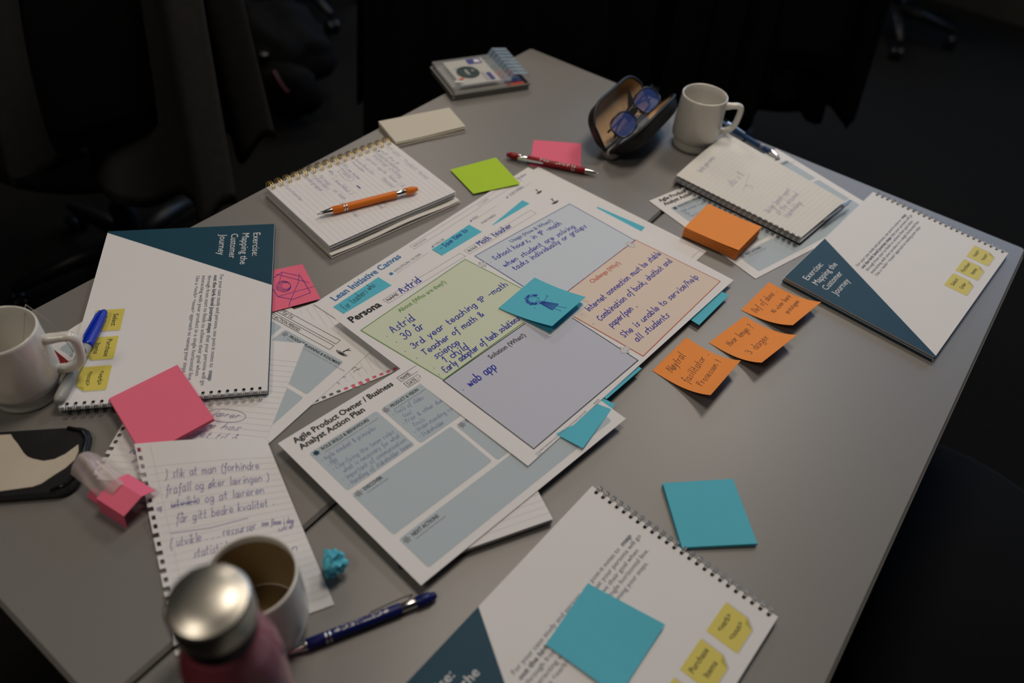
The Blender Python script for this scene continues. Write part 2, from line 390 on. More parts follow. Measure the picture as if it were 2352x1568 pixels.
# ------------------------------------------------------------------ the two tables
LAM = mat('grey_laminate', (.195, .187, .175), .40, spec=.9, var=.10, vscale=900, bump=.05, bscale=1200)
EDGE = mat('grey_edge_band', (.16, .155, .14), .5, spec=.4)
LEGM = mat('dark_grey_steel', (.03, .03, .032), .4, metal=.6)
def table(u0, u1, v0, v1, label):
    t = thing('conference_table', uv((u0+u1)/2, (v0+v1)/2, 0), label, 'table', 'two tables pushed together')
    cx, cy = (u0+u1)/2, (v0+v1)/2
    V, F = bevbox(u0, u1, v0, v1, T-.024, T, .008, 4); top = obj('tabletop', [uv(p.x, p.y, p.z) for p in V], F, LAM, t)
    V, F = join(ubox(u0+.02, u1-.02, v0-.0006, v0, T-.021, T-.003), ubox(u0+.02, u1-.02, v1, v1+.0006, T-.021, T-.003), ubox(u0-.0006, u0, v0+.02, v1-.02, T-.021, T-.003), ubox(u1, u1+.0006, v0+.02, v1-.02, T-.021, T-.003))
    obj('edge_band', V, F, EDGE, top)
    for (a, b) in ((u0+.05, v0+.07), (u1-.05, v0+.07), (u0+.05, v1-.07), (u1-.05, v1-.07)):
        V, F = lathe([(.016, .0), (.020, .006), (.020, .018), (.015, .022), (.015, T-.05), (.034, T-.045), (.034, T-.0245)], 16)
        obj('leg', *xf((V, F), uv(a, b, 0)), LEGM, t)
    obj('frame_rail', *join(ubox(u0+.06, u1-.06, v0+.055, v0+.085, T-.06, T-.0245), ubox(u0+.06, u1-.06, v1-.085, v1-.055, T-.06, T-.0245)), LEGM, t)
    return t
table(-.8211, -.3618, .0208, 1.2330, 'grey laminate table on the left carrying the spiral notebooks and pen case')
table(-.3578, .0953, .0208, 1.2330, 'grey laminate table on the right with three orange notes on it')

# ================================================================== sheets of paper
def mm(P): return [(a/1000, b/1000) for a, b in P]
# --- third A3 sheet at the very bottom of the middle pile
s = Sheet('paper_sheet', rect_corners(LEANF(.016, .009), 55.6, .4285, .2985, .0009), .42, .297, PAPER)
tag(s.done(), 'blank white sheet lowest in the middle pile with one corner peeking out', 'paper')
# --- lean canvas
s = Sheet('canvas_sheet', [(-.2468, .6994, .0020), (-.0046, 1.0572, .0017), (.2467, .8930, .0017), (.0040, .5350, .0020)], .431, .300, PAPER)
s.text('printed_title', BLUEP, 'Lean Initiative Canvas', (.0211, .0155), (.139, .0140), .0098, .02)
lg = LGREYP
s.text('printed_heading', GREYP, 'SOLUTION / SCOPE', (.111, .0295), (.161, .0295), .0042)
s.rect('printed_icon', BLUEP, .1025, .0255, .1075, .0302); s.line('printed_rule', lg, [(.111, .0325), (.170, .0325)], .0004)
s.line('printed_box', lg, [(.163, .0055), (.300, .0065), (.300, .0155), (.163, .0145)], .0005, closed=True)
s.text('printed_heading', lg, 'INITIATIVE', (.1665, .0120), (.1900, .0122), .0042)
s.line('printed_box', lg, [(.304, .0060), (.395, .0062), (.395, .0155), (.304, .0155)], .0005, closed=True)
s.text('printed_heading', lg, 'DATE', (.308, .0125), (.322, .0125), .0042)
for (u, v, t, u1) in ((.187, .0295, 'VALUE', .206), (.268, .0285, 'KEY', .279), (.2697, .0440, 'PARTNERS', .2985), (.3504, .0285, 'CUSTOMERS', .3825)):
    s.text('printed_heading', GREYP, t, (u, v), (u1, v+.0005), .0042)
for (u, v) in ((.181, .0250), (.261, .0240), (.342, .0245)):
    for k in range(3): s.rect('printed_icon', BLUEP, u+.0016*k, v+.003-.001*k, u+.0016*k+.0011, v+.0048)
for (u, u1, v) in ((.270, .318, .0295), (.350, .400, .0295)): s.line('printed_rule', lg, [(u, v), (u1, v)], .0004)
s.text('printed_scribble', PENL, '(Modified)', (.3934, .0110), (.4125, .0112), .0045)
s.splash('printed_logo', BLACKP, .388, .0520, .007, .0010)
tag(s.done(), 'white printed canvas sheet with blue title, mostly covered by the persona sheet', 'paper')
# --- blue notes stuck on the canvas
def note(name, c, m, label, group=None, bend=None, n=(1, 1), th=.0002):
    s = Sheet(name, c, .076, .076, m, th, bend, n); s.label = label; s.grp = group; return s
def fin(s, cat='sticky note'): return tag(s.done(), s.label, cat, s.grp)
GB = 'blue sticky notes tucked under the persona sheet'
def lean_note(p, tilt, z, label):
    return note('sticky_note', rect_corners(LEANF(*p), 55.8+tilt, .077, .076, z), TEAL, label, GB)
s = lean_note((.0115, .0228), .4, .0024, 'blue note reading For teachers who, above the Persona title')
s.hand('handwriting', PENK, 'For teachers who', (.007, .0150), (.062, .0105), .0058, .0004)
fin(s)
s = lean_note((.1776, .0328), .4, .0024, 'blue note reading Save time to, above the Math teacher box')
s.hand('handwriting', INK, '- Save time to', (.009, .0105), (.064, .0085), .0046, .0008)
fin(s)
s = lean_note((.2774, .0559), 5.1, .0024, 'blue note showing as a slanted wedge below the word PARTNERS'); s.dot('pen_dot', PENK, .045, .0085, .0005); fin(s)
a = radians(55.8-5.3)
s = note('sticky_note', rect_corners(LEANF(.3445, .1455), 55.8+5.3, .076, .078, .0024), TEAL, 'blue note showing as a thin wedge along the upper right edge of the canvas', GB); fin(s)
s = note('sticky_note', [(.1710, .7790, .0066), (.2160, .8430, .0062), (.2753, .7958, .0070), (.2304, .7321, .0070)], TEAL, 'blue note sticking out below the orange Challenge box corner', GB); fin(s)
s = note('sticky_note', [(.0520, .6350, .0122), (.0945, .6900, .0120), (.1541, .6433, .0095), (.1119, .5877, .0117)], TEAL, 'blue note showing only a thin sliver under the right edge of the Solution box', GB); fin(s)
s = note('sticky_note', [(.0225, .5480, .0114), (.0590, .6150, .0112), (.1216, .5822, .0110), (.0859, .5128, .0150)], TEAL, 'blue note hanging out over the lower action plan sheet with its corner lifted', GB, n=(6, 6)); fin(s)

# --- persona sheet
s = Sheet('persona_sheet', [(-.2121, .6689, .0105), (.0424, 1.0065, .0045), (.2850, .8268, .0085), (.0301, .4831, .0140)], .424, .304, PAPER,
          bend=lambda a, b: (0, 0, .004*sin(pi*min(max(a, 0), 1))*sin(pi*min(max(b, 0), 1))), n=(16, 12))
s.text('printed_title', BLACKP, 'Persona', (.0103, .0195), (.0560, .0205), .0105, .03)
s.line('printed_box', GREYP, mm([(63.6, 13.2), (200.3, 13.2), (200.6, 23), (64.4, 23)]), .0004, closed=True)
s.text('printed_heading', BLACKP, 'NAME', (.0665, .0200), (.0845, .0200), .0048)
s.line('printed_box', GREYP, mm([(207.9, 12.8), (347.6, 12), (347.4, 23), (208, 23.6)]), .0004, closed=True)
s.text('printed_heading', BLACKP, 'ROLE', (.2115, .0205), (.2275, .0203), .0048)
H = lambda t, a, b, x, w=.00118: s.hand('handwriting', INK, t, (a[0]/1000, a[1]/1000), (b[0]/1000, b[1]/1000), x, w)
H('Astrid', (89, 20.6), (123, 20.4), .0062); H('Math teacher', (232, 20.5), (298, 21.0), .0054)
GF = mat('pale_green_print', (.66, .71, .55), .75, spec=.2); BF = mat('pale_blue_print', (.62, .68, .75), .75, spec=.2)
RF = mat('pale_orange_print', (.78, .65, .55), .75, spec=.2); VF = mat('pale_violet_print', (.56, .58, .68), .75, spec=.2)
GL = mat('green_line_print', (.10, .30, .05), .6); BL = mat('blue_line_print', (.05, .10, .33), .6); RL = mat('red_line_print', (.55, .09, .03), .6)
quads = {'panel_green': (GF, GL, [(8.8, 36), (195, 27.5), (205.4, 164.5), (22, 160)]), 'panel_blue': (BF, BL, [(209.4, 31.5), (402.5, 40.8), (398.5, 160.5), (205, 165.5)]),
         'panel_orange': (RF, RL, [(400.2, 160), (408.4, 292.5), (216.6, 298.7), (206, 166)]), 'panel_violet': (VF, BLACKP, [(21, 160.8), (205, 167.5), (206.3, 298.4), (20.6, 294.2)])}
for k, (f, l, P) in quads.items():
    P = mm(P); s.poly('printed_'+k, f, P, .00018, 16); [s.curve('printed_outline_'+k.split('_')[1], l, [(A_[0]+(B_[0]-A_[0])*j/16, A_[1]+(B_[1]-A_[1])*j/16) for j in range(17)], .0011) for A_, B_ in zip(P, P[1:]+P[:1])]
s.text('printed_heading', GL, 'About (Who are they?)', (.0627, .0455), (.1430, .0447), .0066, .014)
s.text('printed_heading', BL, 'Usage (How & When?)', (.2677, .0460), (.3493, .0525), .0066, .014)
s.text('printed_heading', RL, 'Challenge (Why?)', (.2769, .1770), (.3395, .1780), .0066, .014)
s.text('printed_heading', BLACKP, 'Solution (What?)', (.0825, .1765), (.1405, .1805), .0064, .014)
H('Astrid', (33, 65.6), (67, 67.5), .0064); H('30 \u00e5r', (34.5, 83.5), (66, 85.5), .0064); H('3rd year teaching 1P -math', (32, 102), (195, 103.5), .0050)
H('Teacher of math &', (34.2, 118.3), (132, 121), .0048); H('science', (39, 131.6), (76, 134), .0054); H('1 child', (42, 143.4), (78, 146.4), .0052)
H('Early adopter of tech solutions', (32, 154.2), (157, 157), .0048)
H('School hours, in 1P -math', (222, 56.5), (353, 66), .0047); H('when student are solving', (220, 76.5), (361, 83.5), .0046); H('tasks individually or groups', (224.5, 90), (374, 94), .0046)
H('Internet connection must be stable', (230, 207), (400, 203.8), .0048); H('Combination of book, chatbot and', (227.5, 227.5), (396.5, 223.8), .0048)
H('paper/pen .', (228.5, 243.7), (283, 243.7), .0048); H('She is unable to service/help', (225.5, 265.2), (394, 267.5), .0048); H('all students', (231, 280.3), (300, 282.6), .0048)
H('web app', (36, 188.6), (78, 190.4), .0058, .0014)
for p in ((24, 66), (25, 81), (22, 99), (24, 116), (27, 141), (24, 152), (214, 57), (212, 75), (219, 205), (216, 225), (214, 263), (27, 187)): s.dot('bullets', INK, p[0]/1000, p[1]/1000-.001, .0006)
def arrow(u, v, a, sz=.009):
    P = [(-1, -.5), (0, -.5), (0, -1), (1.1, 0), (0, 1), (0, .5), (-1, .5)]; c, d = cos(radians(a)), sin(radians(a))
    Q = [(u+sz*.75*(x*c-y*d), v+sz*.75*(x*d+y*c)) for x, y in P]
    AR = mat('grey_arrow_print', (.64, .63, .63), .7); V = Q; s.nxt(); s.put('printed_arrow', AR, V, [(6, 5, 1, 0), (4, 3, 2), ], .00032)
    s.line('printed_arrow_outline', GREYP, Q, .0004, .00036, closed=True)
arrow(.2025, .0512, 0); arrow(.3850, .1625, 90); arrow(.2085, .2775, 180)
s.splash('printed_logo', BLACKP, .3900, .0215, .0088, .0011)
s.text('printed_footer', GREYP, '\u00a9 The Skills Organisation Incorporated 2022. This works licensed under CC BY', (.0166, .3012), (.1010, .3030), .0020)
s.text('printed_footer', GREYP, 'V4 4.2', (.0166, .3036), (.0230, .3037), .0016)
for k in range(3): s.dot('printed_icon', LGREYP, .1165+.0035*k, .3018, .0014)
tag(s.done(), 'large white persona sheet with green, blue, orange and violet boxes full of blue handwriting', 'paper')

# --- lower action plan, lying on a notebook
def action_plan(corners, label, hand=True, head=True):
    s = Sheet('action_plan_sheet', corners, .297, .217, PAPER, n=(6, 4))
    s.text('printed_title', BLACKP, 'Agile Product Owner / Business', (.0127, .0118), (.1405, .0145), .0072, .025)
    s.text('printed_title', BLACKP, 'Analyst Action Plan', (.0125, .0225), (.0937, .0236), .0072, .025)
    for (v, t, e) in ((.0080, 'NAME:', .2570), (.0195, 'DATE / ACTION PERIOD:', .2570)):
        s.line('printed_box', BLACKP, [(.1500, v), (e, v), (e, v+.0080), (.1500, v+.0080)], .0005, closed=True)
        s.text('printed_heading', BLACKP, t, (.1525, v+.0066), (.1525+.00268*len(t), v+.0066), .0048)
    for (a, b, c, d) in ((15.4, 31, 102, 93), (107.6, 32, 188, 95.5), (193.5, 33, 283, 96), (15.8, 99, 146.6, 161), (151.5, 101.5, 283, 164), (16.5, 167.5, 283, 208.5)):
        r = 2.0; P = [(a+r, b), (c-r, b), (c, b+r), (c, d-r), (c-r, d), (a+r, d), (a, d-r), (a, b+r)]
        s.poly('panel', PANEL, mm(P))
    for (u, v, t, L) in ((28.2, 37, 'ROLE SKILLS & BEHAVIOURS', 60), (117.5, 38.5, 'PRODUCT & VISION', 38.5), (206, 40.5, 'PRODUCT PLANNING & ROADMAPS', 76), (28.3, 104, 'DISCOVER', 22.5), (164, 107, 'DELIVER', 19), (28.6, 174.5, 'NEXT ACTIONS', 32.5)):
        s.text('printed_heading', BLACKP, t, (u/1000, v/1000), ((u+L)/1000, v/1000), .0040, .02)
        s.text('printed_subheading', GREYP, 'Action around points and behaviour within the organisation', (u/1000, (v+4)/1000), ((u+L*1.15)/1000, (v+4)/1000), .0018)
        s.dot('printed_icon', GREYP if t != 'ROLE SKILLS & BEHAVIOURS' else DTEAL, (u-7)/1000, (v-1.5)/1000, .0030)
        for k in range(6): s.curve('printed_icon', BLACKP, [((u-7+4*cos(k))/1000, (v-1.5+4*sin(k))/1000), ((u-7+2*cos(k))/1000, (v-1.5+2*sin(k))/1000)], .0006)
    s.splash('printed_logo', BLACKP, .272, .0215, .0095, .0010)
    if hand:
        h = lambda t, a, b: s.hand('handwriting', PENM, t, mm([a])[0], mm([b])[0], .0030, .00034)
        for k, (t, u, e) in enumerate((('* Agile mindset & principles', 19, 86), ('* PBO', 20, 31), ('* Clarifying the team roles', 20, 97), ('what is necessary for what', 27, 98), ('* Important of communication', 20, 99), ('* Handling of stakeholder teams', 20, 100))):
            h(t, (u, 49+k*8.2), (e, 50.5+k*8.2))
        for k, (t, u, e) in enumerate((('* Tools of slides', 111, 152), ('tool', 118, 128), ('* Prior & other due', 111, 165), ('tools', 118, 132), ('* Understanding roles', 112, 172), ('* Stakeholder', 112, 145))):
            h(t, (u, 49+k*8.2), (e, 51+k*8.2))
    if not hand: s.hand('handwriting', PENK, 'Marte', (.1680, .0145), (.1870, .0145), .0040, .0004)
    return tag(s.done(), label, 'paper')
action_plan([(-.2254, .4783, .0125), (-.0353, .6996, .0115), (.1330, .5626, .0115), (-.0571, .3413, .0125)], 'white action plan sheet with grey panels resting on a notebook in the foreground')
# --- action plan at the back right, under the black notebook
action_plan(rect_corners((.1814, 1.0030), 41.0, .297, .210, .0008), 'white action plan sheet half hidden under the black wire notebook')
# --- action plan on the left, turned
a2 = rect_corners((-.4248, .7690), -27.6, .297, .210, .0016)
o2 = action_plan(a2, 'white action plan sheet with action period boxes beside the pink scribble note', hand=False)
# --- white sheet under the left mug
s = Sheet('paper_sheet', rect_corners((-.5180, .5837), 63.8, .200, .145, .0006), .20, .145, PAPER)
s.rect('printed_panel', PANEL, .028, .012, .090, .075); s.rect('printed_panel', PANEL, .006, .022, .022, .150)
tag(s.done(), 'white printed sheet under the left mug and the marker', 'paper')

# ------------------------------------------------------------------ torn, ruled pages
def torn_body(w, h, side, pitch=.0085, strip=.0075, seed=1, nu=8, nv=24):
    """cells of a page with punched holes along one edge; side 'l' or 'b'"""
    rnd = random.Random(seed); cells = []
    if side == 'l':
        for i in range(nu):
            for j in range(nv): cells.append((strip+(w-strip)*i/nu, h*j/nv, strip+(w-strip)*(i+1)/nu, h*(j+1)/nv))
        n = int(h/pitch); p = h/n
        for k in range(n):
            cells.append((0.0, k*p, strip, k*p+p*.5)); cells.append((strip-.0022, k*p+p*.5, strip, (k+1)*p))
            if rnd.random() < .55: cells.append((0.0, k*p+p*.5, .0016, (k+1)*p))
    else:
        for i in range(nu):
            for j in range(nv): cells.append((w*i/nu, (h-strip)*j/nv, w*(i+1)/nu, (h-strip)*(j+1)/nv))
        n = int(w/pitch); p = w/n
        for k in range(n):
            cells.append((k*p, h-strip, k*p+p*.5, h)); cells.append((k*p+p*.5, h-strip, (k+1)*p, h-strip+.0022))
            if rnd.random() < .6: cells.append((k*p+p*.5, h-.0016, (k+1)*p, h))
    return cells
# page with holes below the turned action plan, a pink note glimpsed through its holes
s = note('sticky_note', rect_corners((-.2109, .6049), 38, .076, .050, .0003), PINK, 'pink note seen only through the punched holes of a torn page'); fin(s)
s = Sheet('torn_page', [(-.3070, .6560, .0010), (-.1420, .7840, .0010), (-.0500, .6660, .0010), (-.2150, .5370, .0010)], .209, .150, PAPER, body=torn_body(.209, .150, 'b', seed=4, nu=6, nv=4))
for k in range(24): s.line('ruled_lines', RULE, [(.006+k*.0083, .004), (.006+k*.0083, .138)], .0003)
for (t, u, v) in (('test', .065, .110), ('hoy', .048, .112), ('k', .037, .120)):
    s.hand('handwriting', PENK, t, (u, v), (u+.004, v+.020), .006, .0004, jit=.3)
tag(s.done(), 'torn ruled page with punched holes between two action plan sheets', 'paper')
# ruled page under the left booklet
s = Sheet('torn_page', [(-.3890, .6290, .0022), (-.2394, .6308, .0022), (-.2430, .4230, .0022), (-.3930, .4200, .0022)], .150, .208, PAPER, n=(2, 2), body=torn_body(.150, .208, 'l', seed=9, nu=3, nv=4))
s.ruled(.030, .205, .0078, .008)
hh = lambda t, u, v, e, x=.0042: s.hand('handwriting', PENV, t, (u, v), (e, v), x, .00042, slant=.5, jit=.35)
hh('ut .', .112, .047, .124); hh('l\u00e6rer', .085, .118, .113); hh('som hos', .073, .134, .118); hh('visitet til \u00e5', .060, .147, .119); hh('elevene ?', .060, .160, .115); hh('som tilbyr . .', .028, .172, .092); hh('for  n', .030, .182, .075); hh('elev', .022, .175, .034)
s.curve('handwriting', PENV, [(.099+.021*cos(k*.35), .116-.009*sin(k*.35)) for k in range(19)], .0004)
tag(s.done(), 'ruled page with slanted handwriting between the left booklet and the curled page', 'paper')
# curled page in front
def cur(a, b): return (0, 0, max(0, 1-b/.62)**1.6*(.0170*(1-a)+.0050*a)+.0035*sin(pi*a)*max(0, 1-b/.5))
s = Sheet('torn_page', [(-.3600, .4535, .0028), (-.2402, .4858, .0028), (-.1308, .3202, .0012), (-.2468, .2566, .0016)], .130, .212, PAPER, bend=cur, body=torn_body(.130, .212, 'l', seed=3, nu=8, nv=24))
s.ruled(.026, .208, .0076, .008, sub=8)
s.line('ruled_lines', RULE, [(.0150, .002+.0099*k) for k in range(22)], .0003)
hh = lambda t, u, v, e, dv=0.0, x=.0048, m=PENV: s.hand('handwriting', m, t, (u, v), (e, v+dv), x, .00045, slant=.45, jit=.35)
hh(') slik at man (forhindre', .022, .040, .112); hh('frafall og \u00f8ker l\u00e6ringen )', .019, .056, .117); hh('og ', .008, .071, .014, x=.003); hh('utvikle og at l\u00e6reren', .021, .071, .108)
s.line('handwriting', PENV, [(.021, .069), (.044, .0685)], .0008); hh('f\u00e5r gitt bedre kvalitet .', .022, .087, .113)
s.line('handwriting', PENV, [(.015, .096), (.050, .0985), (.086, .0960)], .0004); hh('( utvikle . . . ressurser', .012, .110, .090); hh('statistisk', .030, .125, .062); hh('som finne i dag', .095, .108, .124, .004, .0035); hh('uke', .108, .118, .122, x=.0035)
s.line('handwriting', PENV, [(.024, .137), (.040, .1385), (.052, .1365)], .0005); hh('n', .113, .145, .118)
tag(s.done(), 'curled ruled page with torn punched edge in front of the pink pad', 'paper')

# ================================================================== sticky notes
def lift(h, pw=2.0): return lambda a, b: (0, 0, h*max(b, 0)**pw)
s = note('sticky_note', [(-.1218, 1.0259, .0022), (-.0562, 1.0740, .0022), (-.0133, 1.0046, .0050), (-.0800, .9686, .0026)], GREENN, 'lime green square note on the far corner of the canvas', n=(4, 4)); fin(s)
s = note('sticky_note', [(-.0005, 1.1418, .0004), (.0770, 1.1420, .0010), (.0775, 1.0660, .0004), (-.0026, 1.0630, .0004)], PINK, 'pink square note lying under the red pen', bend=lambda a, b: (0, 0, .002*(1-b)**2*a), n=(4, 4)); fin(s)
# pink note with a web scribble, half under the left booklet
s = note('sticky_note', [(-.3420, .7370, .0028), (-.2791, .7703, .0028), (-.2398, .7080, .0040), (-.3030, .6690, .0030)], PINK, 'pink note with a violet spider web scribble beside the left booklet')
W2 = lambda P, w=.0006: s.line('pen_scribble', PENV, mm(P), w)
W2([(24, 20), (46, 8), (66, 24), (68, 60), (44, 64), (28, 52), (24, 20)]); W2([(46, 8), (30, 40)], .0005); W2([(38, 10), (72, 40)]); W2([(66, 18), (60, 34), (40, 66), (36, 74)]); W2([(28, 52), (76, 50)], .0005)
for k in range(4): s.curve('pen_scribble', PENV, [(.040+(.009-.001*k)*cos(t*.5+k)+.001*k, .036+(.011-.0015*k)*sin(t*.5+k)) for t in range(14)], .0005)
fin(s)
# notes with lifted lower edges
OG = 'curled orange notes on the bare table'
def orange(c, label, words, h):
    s = note('sticky_note', c, ORANGE, label, OG, bend=lambda a, b: (0, 0, h*(b**3-b)*.85), n=(6, 14))
    for t, p0, p1, x in words: s.hand('handwriting', PENK, t, mm([p0])[0], mm([p1])[0], x, .0005, slant=.3, jit=.3)
    return fin(s)
orange([(.1687, .6509, .0004), (.2142, .7143, .0004), (.2706, .6651, .0190), (.2281, .6034, .0200)], 'orange curled note reading Noytral fasilitator, nearest of the three',
       [('N\u00f8ytral', (14, 20), (48, 17), .0060), ('fasilitator .', (10, 44), (70, 38), .0055), ('Prosessen !', (14, 60), (66, 57), .0050)], .020)
orange([(.2420, .7093, .0004), (.2940, .7662, .0004), (.3480, .7217, .0180), (.2954, .6653, .0190)], 'orange curled note reading Hvor lenge and 3 dager, middle of the three',
       [('Hvor lenge ?', (14, 24), (66, 22), .0056), ('3 dager', (14, 54), (60, 50), .0060)], .019)
orange([(.2909, .7774, .0004), (.3372, .8411, .0004), (.3935, .7935, .0150), (.3465, .7405, .0165)], 'orange curled note reading Def of done, overlapping the edge of the right booklet',
       [('Def of done .', (8, 20), (66, 19), .0052), ('Ni viser bare', (22, 40), (70, 38), .0040), ('prototypen', (30, 55), (66, 53), .0040)], .016)
# pads of notes
def pad(corners, base, m, label, layers=8, cat='note pad', name='sticky_note_pad', curl=.0):
    """stack of square sheets between base height and the given top corners"""
    C = [Vector(c) for c in corners]; cx = sum(c.x for c in C)/4; cy = sum(c.y for c in C)/4
    o = thing(name, (cx, cy, T+min(base)), label, cat); rnd = random.Random(label)
    for k in range(layers):
        f0 = (k+1)/layers; dx, dy = rnd.uniform(-.0005, .0005), rnd.uniform(-.0005, .0005)
        P = [Vector((c.x+dx, c.y+dy, b+(c.z-b)*f0)) for c, b in zip(C, base)]
        th = max(.0001, min((c.z-b)/layers for c, b in zip(C, base))-.00008)
        top = k == layers-1
        s = Sheet('sheet', P, .076, .076, m, th if not top else .0002, parent=o, bend=(lambda a, b: (0, 0, curl*b**3)) if top and curl else None, n=(4, 4) if top else (1, 1)); s.done()
    return o
pad([(.2244, .9215, .0180), (.2645, .9870, .0180), (.3360, .9400, .0180), (.2955, .8800, .0170)], [.0022]*4, ORANGE, 'thick orange pad of square notes in front of the black wire notebook', 12, curl=.0022)
pad([(.1705, .4870, .0050), (.2450, .5020, .0050), (.2600, .4270, .0052), (.1850, .4140, .0045)], [.0003]*4, TEAL, 'blue pad of square notes on the bare table above the near booklet', 5)
pad([(-.4106, .5087, .0165), (-.3604, .5651, .0165), (-.2973, .4990, .0150), (-.3475, .4426, .0150)], [.0118, .0118, .0112, .0112], PINK, 'pink pad of square notes lying across the rings of the left booklet', 4)
s = note('sticky_note', [(.0569, .3008, .0108), (.0929, .3621, .0108), (.1614, .3295, .0130), (.1190, .2630, .0120)], TEAL, 'blue square note lying on the near booklet over its text', n=(4, 4), bend=lambda a, b: (0, 0, -.0015*sin(pi*a)*b)); fin(s)
# doodle note and the small white-edged pad below it
o = thing('sticky_note_pad', (.032, .728, T+.0134), 'thin white-edged note pad lying under the doodle note', 'note pad')
Sheet('backing_card', [(-.0212, .7154, .0138), (.0200, .7818, .0132), (.0890, .7402, .0140), (.0450, .6738, .0147)], .078, .076, mat('white_card', (.72, .73, .74), .5), .0004, parent=o).done()
Sheet('sheet', [(-.0195, .7162, .0143), (.0202, .7795, .0137), (.0830, .7402, .0145), (.0440, .6805, .0152)], .076, .075, TEAL, .0003, parent=o).done()
s = note('sticky_note', [(-.0209, .7146, .0150), (.0200, .7806, .0144), (.0847, .7396, .0265), (.0453, .6799, .0270)], TEAL, 'blue note with a doodle of a curly haired girl in a striped dress', bend=lambda a, b: (0, 0, .011*(b*b-b)*.9), n=(6, 12))
D = lambda P, w=.0005: s.line('pen_doodle', INK, mm(P), w)
def TR(x, y): return (26+x, 28+y)           # drawn lying: the figure's head points to the upper left edge
rnd = random.Random(5)
for k in range(60):                         # hair
    a = radians(95+rnd.uniform(0, 230)); r0 = rnd.uniform(7.0, 8.2); r1 = r0+rnd.uniform(1.5, 4)
    x, y = 38, 25; s.line('pen_doodle', INK, mm([(x+r0*sin(a+.2)*1.0, y+r0*cos(a+.2)), (x+r1*sin(a), y+r1*cos(a))]), .0006)
s.curve('pen_doodle', INK, mm([(38+6.2*cos(t*.35), 25.5+6.6*sin(t*.35)) for t in range(19)]), .0005)
D([(35.5, 24), (36.8, 24.2)]); D([(39.2, 24.2), (40.5, 24)]); D([(36.5, 29), (40, 28.8)])
D([(38, 32), (38, 35)]); D([(36, 35), (40.5, 35), (46, 56), (31, 57), (36, 35)], .0006)
for k in range(9): D([(36-.55*k, 37+2.3*k), (40.8+.6*k, 36.6+2.3*k)], .0007)
for k in range(5): D([(36+k, 36), (32.5+2.8*k, 56)], .0006)
D([(36.5, 38), (27, 28), (25.5, 28.8)]); D([(27, 28), (26.5, 26)]); D([(41, 38), (53, 35), (54.5, 36)]); D([(53, 35), (54, 33)])
D([(35, 57), (34.5, 66), (32.5, 67)]); D([(41.5, 57), (42, 67), (44, 68.5)]); s.dot('pen_doodle', INK, .024, .036, .0006)
fin(s)

# ================================================================== wire-bound booklets and notebooks
def ring_mesh(r, wr, gap, double=True, yc=.0015, zc=0.0, a0=-165, a1=165, n=20):
    """loops round the spine: x along the spine, y outward"""
    parts = []
    for dx in ((-gap/2, gap/2) if double else (0,)):
        P = [(dx, yc+r*cos(radians(a0+(a1-a0)*k/n)+pi*0), zc+r*sin(radians(a0+(a1-a0)*k/n))) for k in range(n+1)]
        parts.append(tube(P, wr, 6))
    V, F = join(*parts); return V, F
def add_rings(parent, p0, p1, n, rot, me, name='ring'):
    for k in range(n):
        p = Vector(p0).lerp(Vector(p1), (k+.5)/n); inst(name, me, parent, p, rot)
BODYTXT = ['For your case study and persona, use post-it notes to ', 'out the high level journey steps that your persona will go', 'through from start to finish to achieve their goal when', 'interacting with your product in a single horizontal line.', 'Use a <verb> <noun> approach to naming your steps.']
silver_ring = mesh_of('silver_ring', *ring_mesh(.0054, .00048, .0022, yc=.0011), SILVERW, True)
